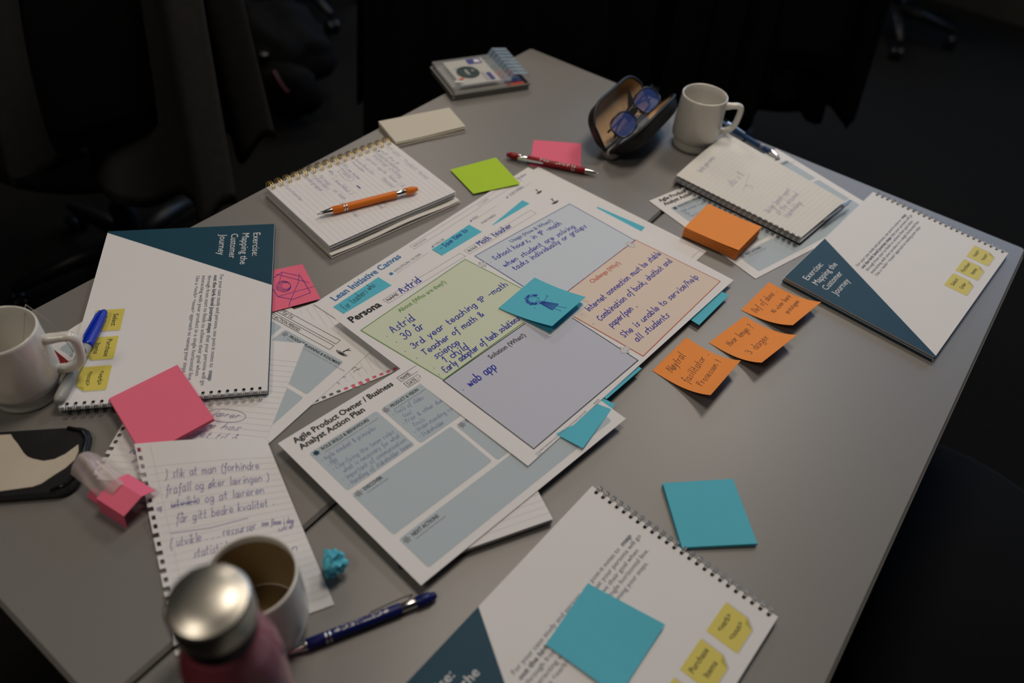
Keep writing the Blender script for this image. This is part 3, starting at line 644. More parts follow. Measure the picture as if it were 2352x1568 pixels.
def booklet(tl, ang, z0, thick, label, leaves=6, seed=1):
    w, h = .299, .208; a = radians(ang); e = Vector((cos(a), sin(a), 0)); f = Vector((sin(a), -cos(a), 0))
    O = Vector((tl[0], tl[1], 0)); c = O + e*w/2 + f*h/2
    o = thing('spiral_booklet', (c.x, c.y, T+z0), label, 'booklet'); rnd = random.Random(seed); st = thick/leaves
    for k in range(leaves):
        dx, dy = rnd.uniform(-.0010, .0006), rnd.uniform(-.0012, .0012)
        if k == leaves-1: dx = dy = 0
        P = O + e*dx + f*dy
        m = (GLOSSP if k == leaves-1 else (DTEAL if k % 3 == 1 else GLOSSP))
        s = Sheet('page', rect_corners((P.x, P.y), ang, w, h, z0+st*(k+1)), w, h, m, st*.72 if k < leaves-1 else st*.5, parent=o)
        if k < leaves-1: s.done()
    s.poly('printed_triangle', DTEAL, [(0, 0), (.1250, 0), (.003, h), (0, h)])
    for i, t in enumerate(('Exercise:', 'Mapping the', 'Customer', 'Journey')):
        s.text('printed_title', WHITEP, t, (.0180, .0262+.0140*i), (.0180+(.0485, .0640, .0505, .0430)[i], .0262+.0140*i), .0088)
    for i, t in enumerate(BODYTXT):
        y = .0625+.0070*i; L = (.158, .184, .169, .176, .164)[i]; u0 = .1000
        if i == 1:
            s.text('printed_bold', BODYP, 'out the high level journey steps', (u0, y), (u0+.103, y), .0044, .03); s.text('printed_text', BODYP, 'that your persona will go', (u0+.106, y), (u0+L, y), .0044)
        else: s.text('printed_text', BODYP, t.strip(), (u0, y), (u0+L, y), .0044)
        if i == 0: s.text('printed_bold', BODYP, 'map', (u0+.163, y), (u0+.178, y), .0044, .03)
    for (u0, ta, tb) in ((.152, 'Select', 'Order'), (.1975, 'Purchase', 'Items'), (.2430, '<verb>', '<noun>')):
        u1, v0, v1 = u0+.036, .1650, .1960
        s.poly('printed_note_shadow', SHADE, [(u0+.001, v0+.001), (u1+.0012, v0+.001), (u1+.0012, v1-.008), (u1-.0068, v1+.0012), (u0+.001, v1+.0012)], .0001)
        s.poly('printed_note', YELLOW, [(u0, v0), (u1, v0), (u1, v1-.009), (u1-.008, v1), (u0, v1)], .0002)
        s.poly('printed_note_fold', YELLOWD, [(u1-.008, v1), (u1-.0065, v1-.0075), (u1, v1-.009)], .0003)
        uc = (u0+u1)/2
        for t, y in ((ta, v0+.0110), (tb, v0+.0225)):
            L = .0034*len(t); s.text('printed_text', BLACKP, t, (uc-L/2, y), (uc+L/2, y), .0052, .01)
    n = 24
    for k in range(n): s.dot('punched_holes', HOLE, w-.0042, .0035+(h-.007)*(k+.5)/n, .0019, .0002)
    s.done()
    zt = T+max(z0+thick*.5, .0060)
    p0 = O + e*w + f*.0035; p1 = O + e*w + f*(h-.0035); p0.z = p1.z = zt
    add_rings(o, p0, p1, n, a-pi/2, silver_ring)
    return o
booklet((-.3338, .8365), -75.15, .0028, .0080, 'wire-bound exercise booklet on the left with the blue capped marker on it', 7, 1)
booklet((.3560, .8440), 52.9, .0010, .0080, 'wire-bound exercise booklet on the far right corner of the tables', 7, 2)
b = radians(54.6); booklet((.0967-.299*cos(b), .4709-.299*sin(b)), 54.6, .0006, .0085, 'wire-bound exercise booklet nearest the camera with a blue note on it', 7, 3)

# --- notebooks
def leaves_stack(o, C, base, n, m, name='page', seed=1, w=.15, h=.21, wav=0.0, gap=.35):
    rnd = random.Random(seed); C = [Vector(c) for c in C]; last = None
    for k in range(n):
        f0 = (k+1)/n; dx, dy = rnd.uniform(-.0008, .0008), rnd.uniform(-.0008, .0008)
        P = [Vector((c.x+dx, c.y+dy, base+(c.z-base)*f0)) for c in C]
        th = (min(c.z for c in C)-base)/n*(1-gap)
        ph = rnd.uniform(0, 6)
        bd = (lambda a, b, ph=ph: (0, 0, wav*sin(b*7+ph)*a)) if wav else None
        last = Sheet(name, P, w, h, m, th if k < n-1 else .0003, parent=o, bend=bd, n=(3, 8) if wav else (1, 1))
        if k < n-1: last.done()
    return last
# gold-wire notebook
GC = [(-.2216, 1.0670, .0150), (-.1038, .9496, .0160), (-.2493, .7963, .0165), (-.3664, .9106, .0150)]
o = thing('spiral_notebook', (-.235, .93, T+.0002), 'open gold-wire notebook with the orange pen lying on it', 'notebook')
for k, (dz, ex) in enumerate(((.0012, .0085), (.0030, .0060), (.0046, .0075))):
    C = [Vector(c) for c in GC]; e = (C[1]-C[0]).normalized(); g = (C[3]-C[0]).normalized()
    P = [C[0], C[1]+e*ex-g*ex*.3, C[2]+e*ex*.8+g*ex*.3, C[3]+g*.002]
    P = [Vector((p.x, p.y, dz)) for p in P]
    Sheet('back_cover' if k == 0 else 'loose_page', P, .166, .213, PAPERW, .0008, bend=lambda a, b, k=k: (0, 0, .0013*sin(b*9+k*2)*a*(1 if k else 0)+.0004*a), n=(6, 14), parent=o).done()
s = leaves_stack(o, GC, .0062, 7, PAPER, seed=3, w=.166, h=.213, wav=.0005, gap=.45)
s.ruled(.010, .210, .0078, .006, m=RULE)
for k, (t, u, v, e) in enumerate((('ICP-APO . Product Owner', .012, .016, .118), ('mål fra R', .016, .030, .060), ('kompetansebehov', .012, .038, .078), ('brukeropp utvikling', .020, .046, .092), ('* sprint agile', .012, .058, .070),
    ('Value ( R', .078, .058, .112), ('hvor/hvorfor', .014, .074, .062), ('* hvordan', .010, .082, .048), ('Demand', .078, .070, .105), ('( R . som testen', .012, .098, .060), ('Tanke', .028, .108, .050), ('Why !', .016, .122, .034),
    ('( How/What )', .036, .128, .085), ('* Personas', .014, .140, .048), ('Stakeholders', .012, .148, .056), ('undergrupper .', .010, .157, .060), ('on team', .062, .142, .090), ('next step', .095, .150, .135), ('leveres', .112, .102, .136), ('around', .114, .112, .138), ('Kunstanter', .012, .192, .058))):
    s.hand('handwriting', PENL, t, (u, v), (e, v), .0036, .00034, slant=.15, jit=.3)
s.line('handwriting', PENL, mm([(24, 102), (54, 101), (58, 107), (50, 114), (25, 111)]), .0004, closed=True); s.line('handwriting', PENL, mm([(10, 92), (24, 92), (24, 102), (10, 101)]), .0004, closed=True)
s.dot('ink_blot', PENV, .1205, .0520, .0028); s.line('ink_blot', PENV, mm([(72, 108), (80, 108)]), .0020); s.dot('ink_blot', PENV, .014, .030, .0016)
s.done()
gold_ring = mesh_of('gold_ring', *ring_mesh(.0102, .00075, .0034, yc=-.0005), GOLD, True)
d = Vector(GC[0])-Vector(GC[3]); sp = math.atan2(d.y, d.x)
z = T+.0114; add_rings(o, (GC[0][0], GC[0][1], z), (GC[3][0], GC[3][1], z), 16, sp, gold_ring)
# black-wire notebook
BC = [(.2234, 1.0596, .0145), (.3184, 1.1977, .0190), (.4783, 1.0361, .0165), (.3928, .9325, .0130)]
o = thing('spiral_notebook', (.35, 1.056, T+.002), 'open black-wire notebook with faint pencil notes by the back mug', 'notebook')
Sheet('back_cover', [(.2254, 1.0570, .0034), (.3200, 1.1900, .0034), (.4850, 1.0440, .0034), (.3950, .9310, .0034)], .15, .21, BLK, .0012, parent=o).done()
leaves_stack(o, [(.2244, 1.0580, .0105), (.3190, 1.1930, .0105), (.4830, 1.0420, .0105), (.3940, .9320, .0105)], .0034, 5, PAPER, seed=8, w=.15, h=.21).done()
s = Sheet('page', BC, .150, .212, PAPERW, .0003, parent=o, bend=lambda a, b: (0, 0, .0040*sin(pi*a)*(1-b)), n=(8, 8))
s.ruled(.020, .208, .0072, .006, sub=6)
for (t, u, v, e, x) in (('hele personas', .030, .026, .075, .0050), ('[R] x K', .035, .080, .075, .0070), ('3', .052, .104, .060, .0060), ('Design Speech report', .020, .150, .100, .0050), ('all the obtained', .028, .163, .100, .0050), ('Stakeholdings', .030, .176, .085, .0048)):
    s.hand('handwriting', PENL, t, (u, v), (e, v-.004), x, .0004, slant=.2, jit=.3)
s.line('handwriting', PENL, mm([(38, 96), (84, 80)]), .0004); s.done()
black_ring = mesh_of('black_ring', *ring_mesh(.0072, .00055, .0026, yc=.0005), BLACKW, True)
d = Vector(BC[3])-Vector(BC[0]); sp = math.atan2(d.y, d.x); a3 = sp-pi/2
p0 = Vector((.2226, 1.0572, T+.0078)); p1 = Vector((.3930, .9300, T+.0078)); add_rings(o, p0, p1, 24, sp+pi, black_ring)
# notebook below the front action plan
NA = radians(28.3); ne = Vector((cos(NA), sin(NA), 0)); nf = Vector((-sin(NA), cos(NA), 0)); br = Vector((.0582, .4269, 0))
NC = [br-ne*.148+nf*.210, br+nf*.210, br, br-ne*.148]
for p in NC: p.z = .0105
o = thing('spiral_notebook', ((NC[0]+NC[2])/2).to_tuple()[:2]+(T+.0012,), 'white ruled notebook mostly hidden under the lower action plan sheet', 'notebook')
cv = [Vector((p.x, p.y, .0036)) for p in NC]; Sheet('back_cover', cv, .148, .21, mat('grey_card', (.12, .12, .12), .6), .0012, parent=o).done()
s = leaves_stack(o, NC, .0038, 6, PAPER, seed=5, w=.148, h=.21); s.ruled(.012, .206, .0076, .004); s.done()
p0 = NC[0].copy(); p1 = NC[3].copy(); p0.z = p1.z = T+.0082
for p in (p0, p1): p.z = T+.0060
add_rings(o, p0-nf*.004, p1+nf*.004, 24, NA+pi/2, mesh_of('small_black_ring', *ring_mesh(.0050, .00055, .0026, yc=.0008), BLACKW, True))

# ================================================================== pens
def along(p0, p1):
    """matrix that puts local +z along p0 -> p1, local +y as close to up as possible"""
    p0, p1 = Vector(p0), Vector(p1); z = (p1-p0).normalized(); x = Vector((0, 0, 1)).cross(z)
    x = x.normalized() if x.length > 1e-4 else Vector((1, 0, 0)); y = z.cross(x)
    return Matrix(((x.x, y.x, z.x, p0.x), (x.y, y.y, z.y, p0.y), (x.z, y.z, z.z, p0.z), (0, 0, 0, 1)))
def onto(vf, M): return [M @ Vector(v) for v in vf[0]], vf[1]
def click_pen(tip, end, col, label, lettering=True, clipang=90.0, textang=60.0, r=.0052):
    M = along(Vector(tip)+Vector((0, 0, T)), Vector(end)+Vector((0, 0, T))); L = (Vector(end)-Vector(tip)).length
    mid = (Vector(tip)+Vector(end))/2
    o = thing('ballpoint_pen', (mid.x, mid.y, T+min(tip[2], end[2])-r), label, 'pen')
    put = lambda n, prof, m, seg=20: obj(n, *onto(lathe(prof, seg), M), m, o, True)
    put('tip', [(.0003, 0), (.0007, .001), (.0009, .004), (.0022, .006), (.0034, .014), (.0046, .021), (.0046, .0225)], CHROME)
    put('barrel', [(.0046, .0215), (r, .0220), (r, .040), (r, L-.0345), (r*.92, L-.0335)], col)
    for z in (.0375, .0410): put('band', [(r*.9, z), (r*1.05, z), (r*1.05, z+.0016), (r*.9, z+.0016)], CHROME)
    put('collar', [(r*.80, L-.0340), (r*.84, L-.0335), (r*.84, L-.0195), (r*.8, L-.019)], CHROME)
    put('upper_barrel', [(r*.84, L-.0198), (r, L-.0190), (r, L-.0085), (r*.86, L-.0055), (r*.74, L-.0050)], col)
    put('stylus_end', [(r*.70, L-.0056), (r*.70, L-.0035), (r*.62, L-.0016), (r*.40, L-.0004), (.0001, L)], col)
    ca = radians(clipang); d = Vector((cos(ca), sin(ca), 0)); sd = Vector((-sin(ca), cos(ca), 0)); V = []
    for (z, h) in ((L-.0245, .001), (L-.0200, .0034), (L-.0300, .0036), (L-.0480, .0026), (L-.0600, .0018)):
        for (a, b) in ((-.0018, 0), (.0018, 0), (.0018, .0010), (-.0018, .0010)): V.append(d*(r*.84+h+b-.0005)+sd*a*(1 if z > L-.05 else .75)+Vector((0, 0, z)))
    F = [(3, 2, 1, 0), (16, 17, 18, 19)] + [(4*i+k, 4*i+(k+1) % 4, 4*i+4+(k+1) % 4, 4*i+4+k) for i in range(4) for k in range(4)]
    obj('clip', *onto((V, F), M), CHROME, o)
    if lettering:
        V2, F2 = text_mesh('DISTILLED', .015); sx = .036/max(v[0] for v in V2); sy = .0042/CAPH; a0 = radians(textang)
        wrap = lambda z, y: Vector((cos(a0-y/r)*(r+.00012), sin(a0-y/r)*(r+.00012), z))
        V = [wrap(.0520+x*sx, (y*sy-.0021)) for x, y in V2]; F = list(F2)
        for zc in (.0485, .0915):
            for P in splash_strokes(.0030):
                a, b = ribbon(P, .0006); k = len(V); V += [wrap(zc+x, -y*1.0) for x, y in a]; F += [tuple(i+k for i in q) for q in b]
        obj('lettering', *onto((V, F), M), mat('silver_lettering', (.62, .60, .58), .4, metal=.3), o)
    return o
PRED = mat('red_rubber_coat', (.30, .008, .016), .42, spec=.4); PBLU = mat('navy_rubber_coat', (.006, .012, .115), .38, spec=.4); PORA = mat('orange_rubber_coat', (.80, .20, .012), .42, spec=.4)
click_pen((.1046, 1.0546, .0054), (-.0406, 1.0792, .0066), PRED, 'red ballpoint pen lying across the pink note', clipang=15, textang=75)
click_pen((-.2797, .8520, .0222), (-.1564, .9363, .0232), PORA, 'orange ballpoint pen lying on the gold-wire notebook', clipang=-60, textang=40)
click_pen((-.1632, .2694, .0054), (-.0424, .3376, .0058), PBLU, 'navy blue ballpoint pen in front of the lower action plan sheet', clipang=25, textang=80)
click_pen((.4060, 1.1610, .0052), (.3128, 1.2636, .0054), mat('dusty_blue_rubber_coat', (.02, .06, .15), .4), 'blue pen lying behind the black-wire notebook at the far table edge', lettering=False, r=.0040)
# a chrome-clipped pen clamped between the pages of the black notebook
o = thing('ballpoint_pen', (.470, 1.030, T+.0125), 'pen with a silver clip sticking out of the black-wire notebook', 'pen')
M = along(Vector((.4350, .9800, T+.0128)), Vector((.4880, 1.0390, T+.0135)))
obj('barrel', *onto(lathe([(.0010, 0), (.0018, .01), (.0018, .070), (.0015, .0745)], 14), M), mat('grey_barrel', (.25, .26, .28), .3, metal=.4), o, True)
obj('clip', *onto(bevbox(-.0022, .0022, .0018, .0042, .056, .0792, .0009, 2), M), CHROME, o)

# --- marker with a blue cap
def marker(tail, cap, label):
    M = along(Vector(tail)+Vector((0, 0, T)), Vector(cap)+Vector((0, 0, T))); L = (Vector(cap)-Vector(tail)).length
    o = thing('marker_pen', tuple(((Vector(tail)+Vector(cap))/2).to_tuple()[:2])+(T+.0108,), label, 'marker')
    g = mat('grey_marker_barrel', (.36, .36, .34), .35, spec=.5); bl = mat('bright_blue_cap', (.004, .030, .46), .28, spec=.5)
    obj('barrel', *onto(lathe([(.0022, 0), (.0042, .0012), (.0056, .006), (.0058, .015), (.0058, L*.58), (.0052, L*.60)], 24), M), g, o, True)
    obj('cap', *onto(lathe([(.0060, L*.585), (.0066, L*.59), (.0064, L*.62), (.0060, L*.80), (.0050, L*.92), (.0040, L*.98), (.0030, L)], 24), M), bl, o, True)
    V, F = [], []
    for z, h, w in ((L*.64, .0, .0016), (L*.68, .0018, .0018), (L*.92, .0030, .0016), (L*.985, .0012, .0012)):
        y0 = .0056 if z < L*.9 else .0036
        V += [Vector((x, y, z)) for x, y in ((-w, y0), (w, y0), (w*.8, y0+h+.0006), (-w*.8, y0+h+.0006))]
    F = [(0, 1, 2, 3), (15, 14, 13, 12)]+[(4*i+k, 4*i+(k+1) % 4, 4*i+4+(k+1) % 4, 4*i+4+k) for i in range(3) for k in range(4)]
    R = Matrix.Rotation(radians(-60), 4, 'Z'); obj('cap_clip', *onto(([R @ v for v in V], F), M), bl, o)
    V, F = [], []
    for P in [[(0, 0), (.003, .003), (.006, .0005), (.009, .003), (.011, 0)], [(.004, -.002), (.004, .004), (.008, .004), (.0075, .001), (.004, .0015), (.009, -.002)], [(-.016, -.001), (-.013, .002), (-.011, -.001)], [(-.022, 0), (-.019, .001)]]:
        a, b = ribbon(spline(P), .0009); k = len(V); V += [Vector((cos(1.75+y/.0058)*.0060, sin(1.75+y/.0058)*.0060, .062+x)) for x, y in a]; F += [tuple(i+k for i in q) for q in b]
    obj('lettering', *onto((V, F), M), BLACKP, o)
marker((-.4585, .4965, .0160), (-.4700, .6330, .0178), 'grey marker with bright blue cap lying on the left booklet')

# ================================================================== mugs
def mug(x, y, z, hang, label, residue=False, r=.0375, h=.090):
    k = r/.0375
    prof = [(.0001, .0030), (.026, .0030), (.0305, .0), (.0330, .0006), (.0332, .004), (.0334, .0158), (.0335, .0166), (.0362, .0176), (.0374, .0184), (.0384, .026), (.0380, .050), (.0366, h-.004), (.0364, h-.0012), (.0352, h), (.0340, h-.0015), (.0342, h-.012), (.0348, .050), (.0345, .026), (.0315, .0150), (.020, .0105), (.0001, .0100)]
    prof = [(a*k, b) for a, b in prof]
    o = obj('mug', *xf(lathe(prof, 48), (x, y, T+z)), CERAM, smooth=True, origin=(x, y, T+z))
    tag(o, label, 'mug', 'white stacking mugs')
    a = radians(hang); e = Vector((cos(a), sin(a), 0)); c = Vector((x, y, T+z))
    P2 = [(.0345, .0700), (.0480, .0715), (.0580, .0718), (.0635, .0690), (.0650, .0620), (.0645, .0520), (.0630, .0420), (.0595, .0340), (.0530, .0290), (.0450, .0270), (.0355, .0265)]
    P2 = [(a*k, b) for a, b in P2]
    P = spline([tuple(c + e*u + Vector((0, 0, v))) for u, v in P2], 3)
    n = len(P); rr = [.0048 if 2 < i < n-3 else .0058 for i in range(n)]
    obj('handle', *tube(P, rr, 12, rx=.0060), CERAM, o, True)
    if residue:
        obj('coffee_stain', *xf(lathe([(.0318*k, .0165), (.0341*k, .026), (.0344*k, .050), (.0340*k, .070), (.0337*k, .0815)], 48, caps=False), (x, y, T+z)), mat('coffee_stained_glaze', (.34, .25, .12), .25, spec=.5), o, True)
        obj('coffee_residue', *xf(lathe([(.0001, .0112), (.021, .0112), (.0300, .0135), (.0312, .0158)], 40), (x, y, T+z)), COFFEE, o, True)
    return o
mug(.2620, 1.1830, .0004, 8, 'white mug at the back edge beside the glasses case')
ml = mug(-.5060, .5200, .0009, 18, 'white mug at the left edge with a tea bag string over its rim')
mug(-.1830, .2930, .0026, 205, 'white mug with dried coffee inside in the front behind the bottle', True)
# tea bag: string over the rim with its red tag
o = thing('tea_bag', (-.495, .560, T+.001), 'tea bag string with a red paper tag at the left mug', 'tea bag')
st = mat('cotton_string', (.45, .40, .32), .9)
P = spline([(-.5000, .5080, T+.030), (-.4985, .5360, T+.060), (-.4965, .5535, T+.086), (-.4955, .5565, T+.0915), (-.4950, .5590, T+.088), (-.4900, .5720, T+.050), (-.4830, .5760, T+.010), (-.4800, .5700, T+.0022), (-.4880, .5620, T+.0022)], 4)
obj('string', *tube(P, .0004, 5), st, o, True)
RT = mat('red_tag_paper', (.24, .008, .012), .6)
s = Sheet('tag', rect_corners((-.5080, .5800), -32, .028, .022, .0024), .028, .022, RT, .0003, parent=o); s.line('printed_line', WHITEP, [(.002, .011), (.026, .010)], .0008); s.done()

# ================================================================== bottle
BX, BY = -.1615, .2095
o = thing('water_bottle', (BX, BY, T+.0002), 'red steel water bottle with a silver screw cap in the very front', 'bottle')
m = bpy.data.materials.new('red_to_plum_lacquer'); m.use_nodes = True; nt = m.node_tree; b = nt.nodes['Principled BSDF']; b.inputs['Roughness'].default_value = .3; b.inputs['Coat Weight'].default_value = .3
tc = nt.nodes.new('ShaderNodeTexCoord'); mp = nt.nodes.new('ShaderNodeMapping'); mp.inputs['Rotation'].default_value = (0, 0, radians(20)); mp.inputs['Scale'].default_value = (14, 14, 14); mp.inputs['Location'].default_value = (.5, 0, 0)
cr = nt.nodes.new('ShaderNodeValToRGB'); cr.color_ramp.elements[0].color = (.22, .015, .012, 1); cr.color_ramp.elements[1].color = (.34, .10, .14, 1)
sx = nt.nodes.new('ShaderNodeSeparateXYZ'); nt.links.new(tc.outputs['Object'], mp.inputs[0]); nt.links.new(mp.outputs[0], sx.inputs[0]); nt.links.new(sx.outputs[0], cr.inputs[0]); nt.links.new(cr.outputs[0], b.inputs['Base Color'])
obj('body', *xf(lathe([(.030, .0), (.0325, .003), (.0330, .010), (.0330, .130), (.0320, .145), (.0280, .165), (.0240, .175), (.0225, .180)], 48), (BX, BY, T+.0002)), m, o, True, origin=(BX, BY, T+.0002))
obj('neck_band', *xf(lathe([(.0222, .1790), (.0230, .1800), (.0230, .1960), (.0222, .1965)], 48), (BX, BY, T+.0002)), BLK, o, True)
cap = obj('cap', *xf(lathe([(.0225, .1962), (.0248, .1970), (.0252, .1985), (.0248, .2170), (.0240, .2196), (.0225, .2203), (.0212, .2206), (.0180, .2222), (.012, .2236), (.006, .2243), (.0001, .2245)], 56), (BX, BY, T+.0002)), STEEL, o, True)
dm = mat('pale_droplet_print', (.42, .30, .33), .4); V, F = [], []
rnd = random.Random(2)
for k in range(16):
    a0 = rnd.uniform(-.3, 1.4); z0 = rnd.uniform(.02, .14); rr = rnd.uniform(.0015, .003); q = len(V)
    V += [Vector((BX+.03325*cos(a0+rr*cos(t*pi/4)/.034), BY+.03325*sin(a0+rr*cos(t*pi/4)/.034), T+z0+rr*1.3*sin(t*pi/4))) for t in range(8)]; F.append(tuple(range(q, q+8)))
obj('printed_dots', V, F, dm, o)

# ================================================================== spectacle case with glasses
cc = Vector((.1560, 1.1820, 0)); ax = Vector((cos(radians(64)), sin(radians(64)), 0)); rt = Vector((ax.y, -ax.x, 0)); UP = Vector((0, 0, 1))
o = thing('spectacle_case', (cc.x, cc.y, T+.0003), 'open black spectacle case with tan lining beside the back mug', 'case')
def half(sign, phi, width, base):
    """one spoon-shaped half: a runs along, b from hinge to lip; the hollow faces the other half"""
    lipd = (rt*sign*sin(phi) + UP*cos(phi)).normalized(); outd = (rt*sign*cos(phi) - UP*sin(phi)).normalized()
    def surf(off):
        def fn(s_, t_):
            a = s_*2-1; b_ = t_; L = .090; ea = abs(a)**5.0
            wdt = width*(1-.42*ea); hb = (1-sqrt(max(0, 1-a*a*.75)))*.010
            prof = max(0, (1-abs(a)**6))**.5*max(0, 1-(2*b_-1)**4)**.5
            dep = (.024-off)*prof + (0 if off == 0 else 0)
            return cc + ax*(a*L*(1-.02*off/.002)) + lipd*(hb + b_*wdt) + outd*dep + Vector((0, 0, T+base)) + rt*sign*.002
        return fn
    g = grid(surf(0), 24, 12); obj('shell', *g, LEATHER, o, True)
    g2 = grid(surf(.0022), 24, 12); obj('lining', [v - outd*.0006 for v in g2[0]], g2[1], TAN, o, True)
    rimP = [surf(0)(k/24, 1.0) for k in range(25)] + [surf(0)(1, 1-k/6) for k in range(1, 7)] + [surf(0)(1-k/24, 0) for k in range(1, 25)] + [surf(0)(0, k/6) for k in range(1, 6)]
    obj('rim', *tube(rimP, .0026, 8, closed=True), LEATHER, o, True)
half(-1, radians(36), .070, .0150); half(1, radians(40), .064, .0150)
obj('base', *onto(bevbox(-.015, .015, -.088, .060, 0, .017, .013, 5), Matrix.Translation(cc+Vector((0, 0, T+.0003))) @ Matrix.Rotation(radians(64-90), 4, 'Z')), mat('grey_case_foot', (.22, .22, .21), .4), o, True)
# folded cleaning cloth in the left half
lipd = (rt*-1*sin(radians(34)) + UP*cos(radians(34))).normalized(); outd = (rt*-1*cos(radians(34)) - UP*sin(radians(34))).normalized()
q0 = cc + Vector((0, 0, T+.016)) + outd*.0035
P = [q0 + ax*.010 + lipd*.010, q0 + ax*.048 + lipd*.012, q0 + ax*.045 + lipd*.056, q0 + ax*.022 + lipd*.030, q0 - ax*.005 + lipd*.026]
o2 = obj('cleaning_cloth', [p for p in P] + [p-outd*.0012 for p in P], [(0, 1, 2, 3, 4), (9, 8, 7, 6, 5)]+[(k, (k+1) % 5, 5+(k+1) % 5, 5+k) for k in range(5)], mat('black_microfibre', (.008, .008, .009), .95))
tag(o2, 'black folded cleaning cloth inside the open spectacle case', 'cloth')
# glasses
gl = thing('eyeglasses', (cc.x, cc.y, T+.018), 'black framed eyeglasses with bluish lenses lying in the spectacle case', 'glasses')
gz = (UP*.80 + rt*.38 - ax*.30).normalized(); gx = (ax - gz*ax.dot(gz)).normalized(); gy = gz.cross(gx); g0 = cc + rt*.004 - ax*.004 + Vector((0, 0, T+.050))
GLS = mat('blue_coated_lens', (.05, .10, .40), .05, spec=.9, alpha=.40, ior=1.6)
for sx_ in (-1, 1):
    rim = []
    for k in range(28):
        a = 2*pi*k/28; ca, sa = cos(a), sin(a)
        rim.append(g0 + gx*(sx_*.033 + .0245*(abs(ca)**.75)*(1 if ca > 0 else -1)) + gy*(.0185*(abs(sa)**.8)*(1 if sa > 0 else -1)))
    obj('rim', *tube(rim, .0016, 6, closed=True), BLKG, gl, True)
    cen = sum(rim, Vector())/28; V = [p + gz*.0004 for p in rim] + [p - gz*.0004 for p in rim]
    obj('lens', V, [tuple(range(28)), tuple(reversed(range(28, 56)))]+[(k, 28+k, 28+(k+1) % 28, (k+1) % 28) for k in range(28)], GLS, gl)
    h = g0 + gx*(sx_*.060) + gy*.010
    obj('temple_arm', *tube(spline([tuple(h), tuple(h - gz*.006), tuple(h - gz*.011 - gx*sx_*.020), tuple(h - gz*.013 - gx*sx_*.085 - gy*.002), tuple(h-gz*.015-gx*sx_*.112-gy*.012)], 4), .0017, 6), BLKG, gl, True)
    obj('nose_pad', *tube([g0 + gx*sx_*.0085 - gy*.003 - gz*.003, g0 + gx*sx_*.0100 - gy*.010 - gz*.004], .0022, 8), mat('clear_pad', (.35, .33, .25), .3), gl, True)
obj('bridge', *tube(spline([tuple(g0 - gx*.0095 + gy*.004), tuple(g0 + gy*.0075), tuple(g0 + gx*.0095 + gy*.004)], 5), .0014, 6), BLKG, gl, True)

# ================================================================== fineliner set in its clear case
ca = radians(29.5); ex = Vector((cos(ca), sin(ca), 0)); ey = Vector((-sin(ca), cos(ca), 0)); c0 = Vector((-.1458, 1.2404, T+.0003))
MC = Matrix(((ex.x, ey.x, 0, c0.x), (ex.y, ey.y, 0, c0.y), (0, 0, 1, c0.z), (0, 0, 0, 1)))
CLEAR = mat('clear_plastic', (.60, .62, .64), .12, spec=.5, alpha=.20); FROST = mat('frosted_plastic', (.20, .20, .19), .3, spec=.5)
CLEARB = mat('bluish_clear_plastic', (.38, .50, .62), .15, spec=.7, alpha=.55)
pc = thing('pen_case', tuple(c0 + ex*.07 + ey*.05), 'clear plastic case of coloured fineliners with a green sticker at the far corner', 'pen case')
obj('tray', *onto(join(bevbox(0, .148, 0, .106, 0, .0028, .006), box(.004, .144, 0, .0020, .0028, .0100), box(.004, .144, .104, .106, .0028, .0100), box(0, .002, .004, .102, .0028, .0100), box(.146, .148, .004, .102, .0028, .0100)), MC), FROST, pc)
obj('tray_rim', *onto(join(box(-.0010, .149, -.0012, .0008, .0092, .0112), box(-.0012, .0008, -.0010, .107, .0092, .0112), box(-.0010, .149, .1052, .1072, .0092, .0112)), MC), mat('cloudy_plastic', (.30, .30, .28), .25), pc)
obj('cover', *onto(join(box(.002, .112, .002, .104, .0208, .0216), box(.002, .112, .0015, .0025, .0114, .0216), box(.0012, .0022, .003, .103, .0114, .0210), box(.002, .112, .1035, .1045, .0114, .0216)), MC), CLEAR, pc)
lab = obj('label_card', *onto(box(.020, .094, .010, .098, .0202, .0206), MC), mat('white_label_card', (.68, .66, .60), .6), pc)
z = .02165+.0
def lp(P, m, n, zz=.02180): obj(n, *onto(([Vector((x, y, zz)) for x, y in P], [tuple(range(len(P)))]), MC), m, lab)
VI = mat('violet_blue_print', (.05, .05, .28), .5); DGS = mat('dark_green_sticker', (.012, .040, .042), .4)
lp([(.0485+.0205*cos(k*.2618), .050+.0215*sin(k*.2618)) for k in range(24)], DGS, 'sticker')
V, F = [], []
for P in splash_strokes(.013):
    a, b = ribbon(P, .0022); k = len(V); V += [Vector((.050-y*.9, .050+x*.9, .0220)) for x, y in a]; F += [tuple(i+k for i in q) for q in b]
obj('sticker_logo', *onto((V, F), MC), mat('pale_logo_print', (.40, .42, .38), .5), lab)
lp([(.062, .078), (.088, .078), (.088, .095), (.062, .095)], VI, 'printed_block'); lp([(.074, .081), (.086, .081), (.084, .092), (.076, .092)], WHITEP, 'printed_patch', .0219); lp([(.078, .014), (.086, .014), (.086, .040), (.078, .040)], VI, 'printed_block')
for y in (.066, .069): lp([(.030, y), (.066, y), (.066, y+.0008), (.030, y+.0008)], GREYP, 'printed_line')
for x in (.070, .073): lp([(x, .012), (x+.0008, .012), (x+.0008, .045), (x, .045)], GREYP, 'printed_line')
lp([(.010, .022), (.026, .014), (.030, .018), (.018, .028)], mat('pale_tip_print', (.62, .62, .58), .5), 'printed_tip', .0221); lp([(.022, .024), (.034, .030), (.032, .034), (.020, .028)], mat('orange_tip_print', (.55, .13, .05), .5), 'printed_tip', .0222)
